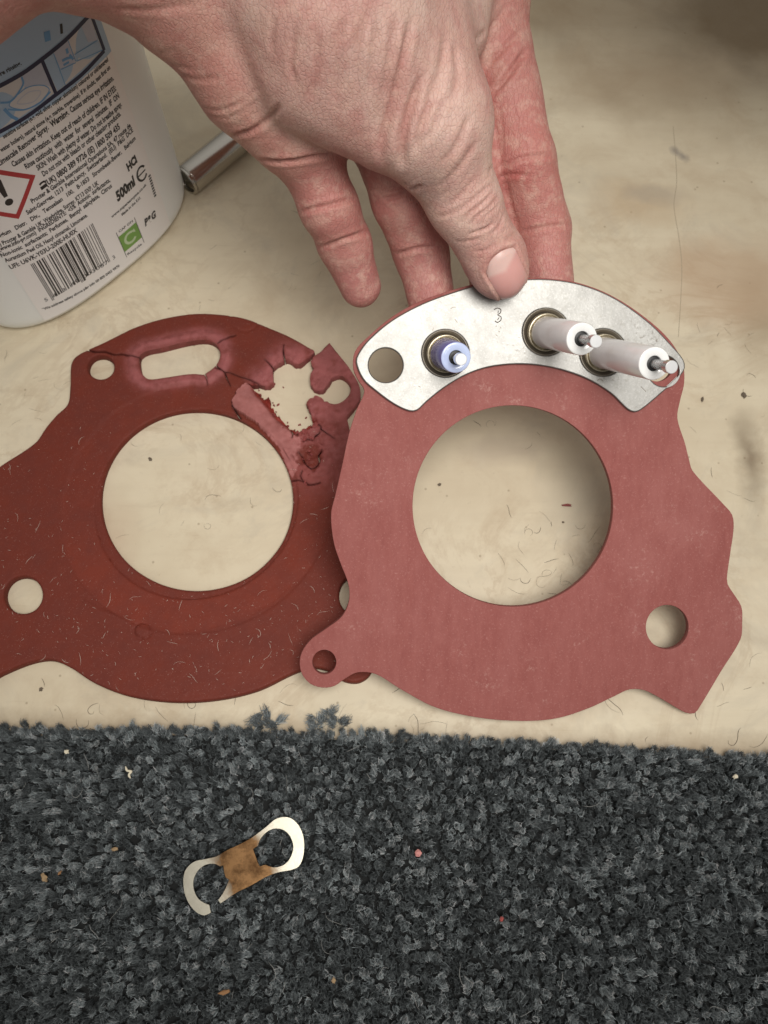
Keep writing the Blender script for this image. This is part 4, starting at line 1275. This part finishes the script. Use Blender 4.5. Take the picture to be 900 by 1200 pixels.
# finger creases
for pts, d_, w_ in (([G3(548, 305), G3(580, 280), G3(615, 235), G3(665, 165)], 1.3, .9), ([G3(535, 220), G3(590, 160), G3(650, 100)], .7, .8), ([G3(500, 130), G3(560, 80), G3(600, 20)], .5, .9),
                    ([G3(545, 560), G3(600, 540), G3(650, 522), G3(720, 512), G3(780, 520)], .5, .7), ([G3(600, 790), G3(660, 765), G3(730, 748), G3(815, 740)], .5, .7), ([G3(560, 590), G3(620, 575), G3(680, 580)], .35, .6),
                    ([(351, 249), (366, 245), (385, 241), (420, 231)], .75, .7), ([(369, 292), (385, 287), (405, 279), (436, 270)], .75, .7), ([G7(130, 800), G7(220, 812), G7(310, 812), G7(400, 795), G7(520, 770)], 1.0, .75),
                    ([(448, 233), (462, 231), (478, 225), (494, 217)], .75, .7), ([(455, 301), (472, 296), (490, 291), (512, 290)], .75, .7), ([(440, 226), (458, 222), (476, 215)], .4, .6),
                    ([G3(575, 330), G3(585, 420), G3(590, 520)], .2, .5), ([G3(620, 330), G3(640, 420), G3(640, 500)], .2, .5), ([G3(600, 580), G3(620, 680), G3(640, 740)], .2, .45), ([G3(700, 560), G3(710, 650), G3(730, 720)], .2, .45)):
    crease(pts, d_ * 1.0, w_)
# palm creases
for pts, d_, w_ in (([G7(-20, 690), G7(60, 672), G7(120, 650), G7(190, 600), G7(250, 525)], 1.3, .9), ([G7(-40, 620), G7(60, 560), G7(150, 500)], .25, .6), ([G7(-30, 560), G7(70, 500), G7(150, 430)], .2, .6),
                    ([G1(100, 45), G1(300, 50), G1(420, 30), G1(520, 20)], .5, 1.2), ([G1(340, 350), G1(420, 370), G1(520, 400), G1(640, 390)], .4, .9), ([G1(550, 545), G1(640, 555), G1(740, 520)], .5, .8),
                    ([G1(570, 580), G1(660, 590), G1(740, 560)], .35, .7), ([G1(300, 340), G1(400, 330), G1(500, 350)], .3, .9), ([G1(200, 260), G1(300, 270), G1(420, 250)], .3, 1.0)):
    crease(pts, d_ * .7, w_ * .8)
# nail
nA, nBq, nCq, nD = np.array(G8(500, 792)), np.array(G8(690, 612)), np.array(G8(790, 800)), np.array(G8(600, 985))
top_c = [G8(500, 792), G8(530, 715), G8(600, 650), G8(690, 612)]; bot_c = [G8(608, 968), G8(695, 942), G8(750, 880), G8(774, 795)]
tc = smooth_path(top_c, False, .8); bcv = smooth_path(bot_c, False, .8)
NU, NW = 26, 26
def resample(p, n):
    s = np.concatenate([[0], np.cumsum(np.linalg.norm(np.diff(p, axis=0), axis=1))]); t = np.linspace(0, s[-1], n)
    return np.stack([np.interp(t, s, p[:, 0]), np.interp(t, s, p[:, 1])], -1)
tc, bcv = resample(tc, NU), resample(bcv, NU)
nail_px = np.array([[tc[i] * (1 - j / (NW - 1)) + bcv[i] * j / (NW - 1) for i in range(NU)] for j in range(NW)])
for i in range(NU):                       # sides bow outwards a little
    pass
npos = np.full((NW, NU, 3), np.nan)
for j in range(NW):
    for i in range(NU):
        q = cast(*nail_px[j, i])
        if q is not None: npos[j, i] = q
bad = np.isnan(npos[..., 0])
for _ in range(40):
    if not bad.any(): break
    for j, i in np.argwhere(bad):
        if j >= 2 and not bad[j - 1, i] and not bad[j - 2, i]: npos[j, i] = 2 * npos[j - 1, i] - npos[j - 2, i]; bad[j, i] = False
        elif i >= 2 and not bad[j, i - 1] and not bad[j, i - 2]: npos[j, i] = 2 * npos[j, i - 1] - npos[j, i - 2]; bad[j, i] = False
nn = grad(npos.reshape(-1, 3)).reshape(npos.shape)
border = np.concatenate([npos[0, :], npos[1:, -1], npos[-1, ::-1][1:], npos[::-1, 0][1:-1]])
def sdist3(p, poly):
    best = np.full(len(p), 1e9)
    for i in range(len(poly)):
        a, b = poly[i], poly[(i + 1) % len(poly)]; ab = b - a
        s = np.clip(((p - a) @ ab) / (ab @ ab + 1e-9), 0, 1); dd = p - a - s[:, None] * ab
        best = np.minimum(best, (dd * dd).sum(1))
    return np.sqrt(best)
box = np.nonzero(np.all((HV > border.min(0) - 4) & (HV < border.max(0) + 4), axis=1))[0]
db_ = sdist3(HV[box], border)
pin = in_poly(proj(HV[box]), np.concatenate([nail_px[0, :], nail_px[1:, -1], nail_px[-1, ::-1][1:], nail_px[::-1, 0][1:-1]]))
disp[box] += np.where(pin, -.5, .34 * np.exp(-((db_ - 1.0) / .7) ** 2) - .30 * np.exp(-(db_ / .40) ** 2))
# broad lumps
lump = np.array([noise.fractal(Vector(v * .055), 1.0, 2.0, 3) for v in HV])
disp += lump * .45
HVd = HV + HN * disp[:, None]
pd_, thm_, td_, fl_ = sdf(HV, True)
pal = np.array([.52, .265, .215]); backc = np.array([.65, .45, .385]); fing = np.array([.47, .195, .168]); tipc = np.array([.37, .15, .15])
fd_ = np.min(fl_, axis=0)
wf = 1 / (1 + np.exp((fd_ - np.minimum(pd_, thm_)) / 1.5)); wt = 1 / (1 + np.exp((thm_ - np.minimum(pd_, fd_)) / 1.2))
hc = np.tile(pal, (len(HV), 1)); hc = lerp(hc, wf, fing); hc = lerp(hc, wt, backc)
for q, r_, cc_, a_ in ((index[1], 11, (.50, .13, .11), .55), (index[3], 12, tipc, .5), (ringf[3], 14, tipc, .6), (little[3], 12, tipc, .6), (thumb[4], 9, (.55, .27, .23), .6), (thumb[2], 9, (.56, .31, .25), .3),
                       (np.append(np.nan_to_num(cast(605, 205)), 0), 5.5, (.42, .085, .075), .8),
                       (np.append(cast(503, 222), 0), 5.0, (.27, .19, .17), .62), (np.append(cast(512, 212), 0), 5.0, (.30, .21, .18), .5), (np.append(cast(498, 238), 0), 3.5, (.30, .21, .18), .45), (np.append(cast(409, 180), 0), 2.2, (.22, .17, .16), .4)):
    d_ = np.linalg.norm(HV - q[:3], axis=1); hc = lerp(hc, a_ * np.exp(-(d_ / r_) ** 2), np.array(cc_))
grime = np.zeros(len(HV)); grime[box] = np.exp(-(db_ / .45) ** 2) * .55
hc = lerp(hc, grime, np.array([.20, .11, .085]))
mot = np.array([noise.fractal(Vector(v * .16), 1.0, 2.0, 4) for v in HV])
hc = lerp(hc, np.clip(mot * .55, 0, .45), np.array([.47, .19, .17])); hc = lerp(hc, np.clip(-mot * .5, 0, .35), np.array([.62, .43, .345]))
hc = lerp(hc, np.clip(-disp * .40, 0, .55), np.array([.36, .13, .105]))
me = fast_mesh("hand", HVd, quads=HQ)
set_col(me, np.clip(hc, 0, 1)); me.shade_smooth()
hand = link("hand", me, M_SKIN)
tag(hand, "left hand reaching in from the top, thumb and fingers pinching the steel electrode plate", "hand")
# nail plate
nv = npos + nn * .02
s_ = np.linspace(0, 1, NW)[:, None] * np.ones((1, NU)); w_ = np.linspace(-1, 1, NU)[None] * np.ones((NW, 1))
nv = nv + nn * (.16 - .30 * np.abs(w_) ** 4 - .40 * np.clip(1 - s_ * 7, 0, 1) ** 1.3)[..., None]
nvb = npos - nn * .95
VV = np.concatenate([nv.reshape(-1, 3), nvb.reshape(-1, 3)]); NN = NU * NW
FF = [(j * NU + i, j * NU + i + 1, (j + 1) * NU + i + 1, (j + 1) * NU + i) for j in range(NW - 1) for i in range(NU - 1)]
ring_ = [i for i in range(NU)] + [j * NU + NU - 1 for j in range(1, NW)] + [(NW - 1) * NU + i for i in range(NU - 2, -1, -1)] + [j * NU for j in range(NW - 2, 0, -1)]
FF += [(ring_[i], ring_[i] + NN, ring_[(i + 1) % len(ring_)] + NN, ring_[(i + 1) % len(ring_)]) for i in range(len(ring_))]
nm = mesh_obj("thumb_nail", VV, FF, M_NAIL, hand, True, 70)
lun = np.clip((.36 + .10 * (1 - np.abs(w_) ** 2) - s_ - .14 * np.abs(w_)) / .10, 0, 1).reshape(-1)
nc = lerp(np.tile(np.array([.60, .315, .285]), (NN, 1)), lun * .75, np.array([.68, .49, .44]))
edge_ = np.clip((s_ - .94) / .04, 0, 1).reshape(-1)
nc = lerp(nc, edge_ * .5, np.array([.56, .42, .34]))
set_col(nm.data, np.concatenate([nc, nc * .6]))
bm = bmesh.new(); bm.from_mesh(nm.data); bmesh.ops.recalc_face_normals(bm, faces=bm.faces[:]); bm.to_mesh(nm.data); bm.free()

# ================================================================== SMALL LITTER
def curl(c, L, bend, seed, z=.12, n=9):
    r_ = np.random.default_rng(seed)
    a = r_.uniform(0, 6.28); out = [np.array(c, float)]
    k0 = r_.normal(0, bend); k1 = r_.normal(0, bend)
    for i in range(n):
        a += (k0 + (k1 - k0) * i / n + r_.normal(0, .12)) * L / n
        out.append(out[-1] + np.array([math.cos(a), math.sin(a), 0]) * L / n)
    out = np.array(out); out[:, 2] = z
    return out
paths, rads = [], []
def fibres(n, x0, x1, y0, y1, Lr, bend, r0):
    for i in range(n):
        px, py = random.uniform(x0, x1), random.uniform(y0, y1)
        paths.append(curl(P(px, py, .1), random.uniform(*Lr), bend, len(paths) + 5)); rads.append(r0 * random.choice((.35, .4, .45, .6, 1.0)))
fibres(17, 500, 715, 490, 705, (2, 8), .5, .075)
fibres(26, 590, 715, 610, 705, (1.5, 7), .6, .08)
fibres(14, 0, 430, 800, 850, (2, 8), .4, .075)
fibres(20, 430, 900, 800, 872, (2, 10), .45, .08)
fibres(18, 800, 900, 330, 660, (1.5, 6), .4, .06)
fibres(14, 130, 330, 500, 670, (2, 7), .5, .065)
fibres(14, 220, 420, 230, 370, (1.5, 5), .4, .06)
fibres(12, 0, 90, 400, 520, (2, 6), .4, .065)
fibres(18, 870, 1000, 640, 900, (2, 9), .4, .075)
lint = tubes("table_lint", paths, rads, M_LINT)
tag(lint, "short dark curly fibres scattered over the cream surface", "lint", kind="stuff")

paths, rads = [], []
cut = [(i_, j_) for i_ in range(1) for j_ in range(1)]
VZ = BVHTree.FromPolygons([Vector(v) for v in V3], [tuple(f) for f in fo])
while len(paths) < 290:
    px, py = random.uniform(0, 395), random.uniform(500, 815)
    if random.random() < .35: py = random.uniform(680, 800)
    h_ = VZ.ray_cast(Vector(CAM), Vector(ray(px, py)))
    if h_[0] is None: continue
    paths.append(curl(np.array(h_[0]), random.uniform(.25, 1.3) if random.random() < .86 else random.uniform(2, 5), .5, len(paths) + 900, float(h_[0][2]) + .15, 6)); rads.append(random.uniform(.03, .06))
paths.append(np.array([P(312, 737, 3.25), P(306, 729, 3.3), P(299, 723, 3.25), P(292, 728, 3.25)])); rads.append(.09)
glint = tubes("gasket_lint", paths, rads, M_WLINT)
tag(glint, "pale lint fibres clinging to the old dark red gasket", "lint", kind="stuff")

paths, rads = [], []
for i in range(46):
    px, py = random.uniform(0, 900), random.uniform(870, 1200)
    paths.append(curl(P(px, py, 5.6), random.uniform(1.5, 8), .5, i + 3000, 5.4 + random.uniform(0, .5), 8)); rads.append(random.uniform(.03, .06))
clint = tubes("carpet_lint", paths, rads, plain("grey_lint", (.42, .42, .40), .8))
tag(clint, "pale stray fibres caught in the dark carpet", "lint", kind="stuff")

M_PINK = plain("pink_crumb", (.55, .24, .22), .8); M_TAN = plain("tan_crumb", (.32, .22, .12), .8); M_CREAM = plain("cream_crumb", (.66, .60, .46), .8); M_ORANGE = plain("orange_crumb", (.27, .14, .06), .8); M_BRICK = plain("red_crumb", (.34, .07, .06), .8)
for px, py, r, m, lab, z in ((490, 1000, (1.45, 1.2, .9), M_PINK, "round pink rubber crumb on the carpet right of the metal clip", 5.4),
                            (588, 1077, (.95, .7, .6), M_BRICK, "tiny bright red crumb low on the carpet", 5.2), (52, 1029, (1.0, 1.7, .7), M_TAN, "tan crumb at the carpet's far left", 5.2),
                            (70, 1023, (.9, .5, .5), M_ORANGE, "tiny brown crumb just right of the tan crumb", 5.2), (134, 995, (.7, 1.2, .6), M_TAN, "small yellowish crumb left of the metal clip", 5.3),
                            (263, 1163, (1.9, .8, .6), M_ORANGE, "orange brown chip near the bottom edge of the photo", 5.2), (391, 1149, (.9, .8, .5), M_TAN, "small tan crumb right of the orange brown chip", 5.2),
                            (78, 881, (.8, 1.0, .6), M_CREAM, "small cream crumb near the carpet edge on the left", 5.4), (862, 910, (.8, 1.0, .6), M_CREAM, "white crumb near the carpet edge on the right", 5.4)):
    o = pebble("crumb", P(px, py, z), tuple(q * .8 for q in r), m, None, seed=px * .01)
    tag(o, lab, "crumb", "crumbs on the carpet")
for px, py, r, lab in ((872, 463, (1.3, .9, .4), "larger black dirt speck right of the steel plate"), (823, 468, (1.0, .5, .35), "smaller brown dirt speck right of the steel plate"),
                       (515, 568, (.6, .6, .3), "round dark speck inside the bore of the new gasket"), (176, 538, (.8, .6, .25), "grey speck inside the bore of the old gasket"),
                       (660, 612, (.45, .4, .25), "tiny dark dot below the red sliver"), (48, 808, (.7, .6, .3), "dark speck below the old gasket at left")):
    o = pebble("dirt_speck", P(px, py, r[2] * .5), r, M_DIRT, None, seed=px * .01)
    tag(o, lab, "speck", "dirt specks on the cream surface")
q = P(665, 592, .4)
o = pebble("red_sliver", q, (1.9, .45, .4), plain("dark_red_sliver", (.20, .05, .045), .8), None, seed=0.0)
tag(o, "thin dark red rubber sliver lying inside the bore of the new gasket", "rubber sliver")
# pale scrap of thread on the carpet
pp = smooth_path([(147, 898), (149, 903), (154, 904), (151, 908), (153, 912)], False, 1.2)
o = tubes("thread_scrap", [np.array([P(a, b, 5.9) for a, b in pp])], .38, M_CREAM, None, 6)
tag(o, "cream scrap of thread on the carpet below the old gasket", "thread")
# hairline crack in the worktop
pp = smooth_path([(789, 148), (792, 185), (793, 215), (790, 240), (796, 280), (799, 310), (798, 350), (795, 395)], False, 3) + rng.normal(0, .25, (1, 2))
cv, cf = stroke([P(a, b, 0)[:2] for a, b in pp], .22)
o = mesh_obj("worktop_crack", [(x, y, .012) for x, y in cv], cf, plain("crack_grime", (.33, .27, .19), .8), top)
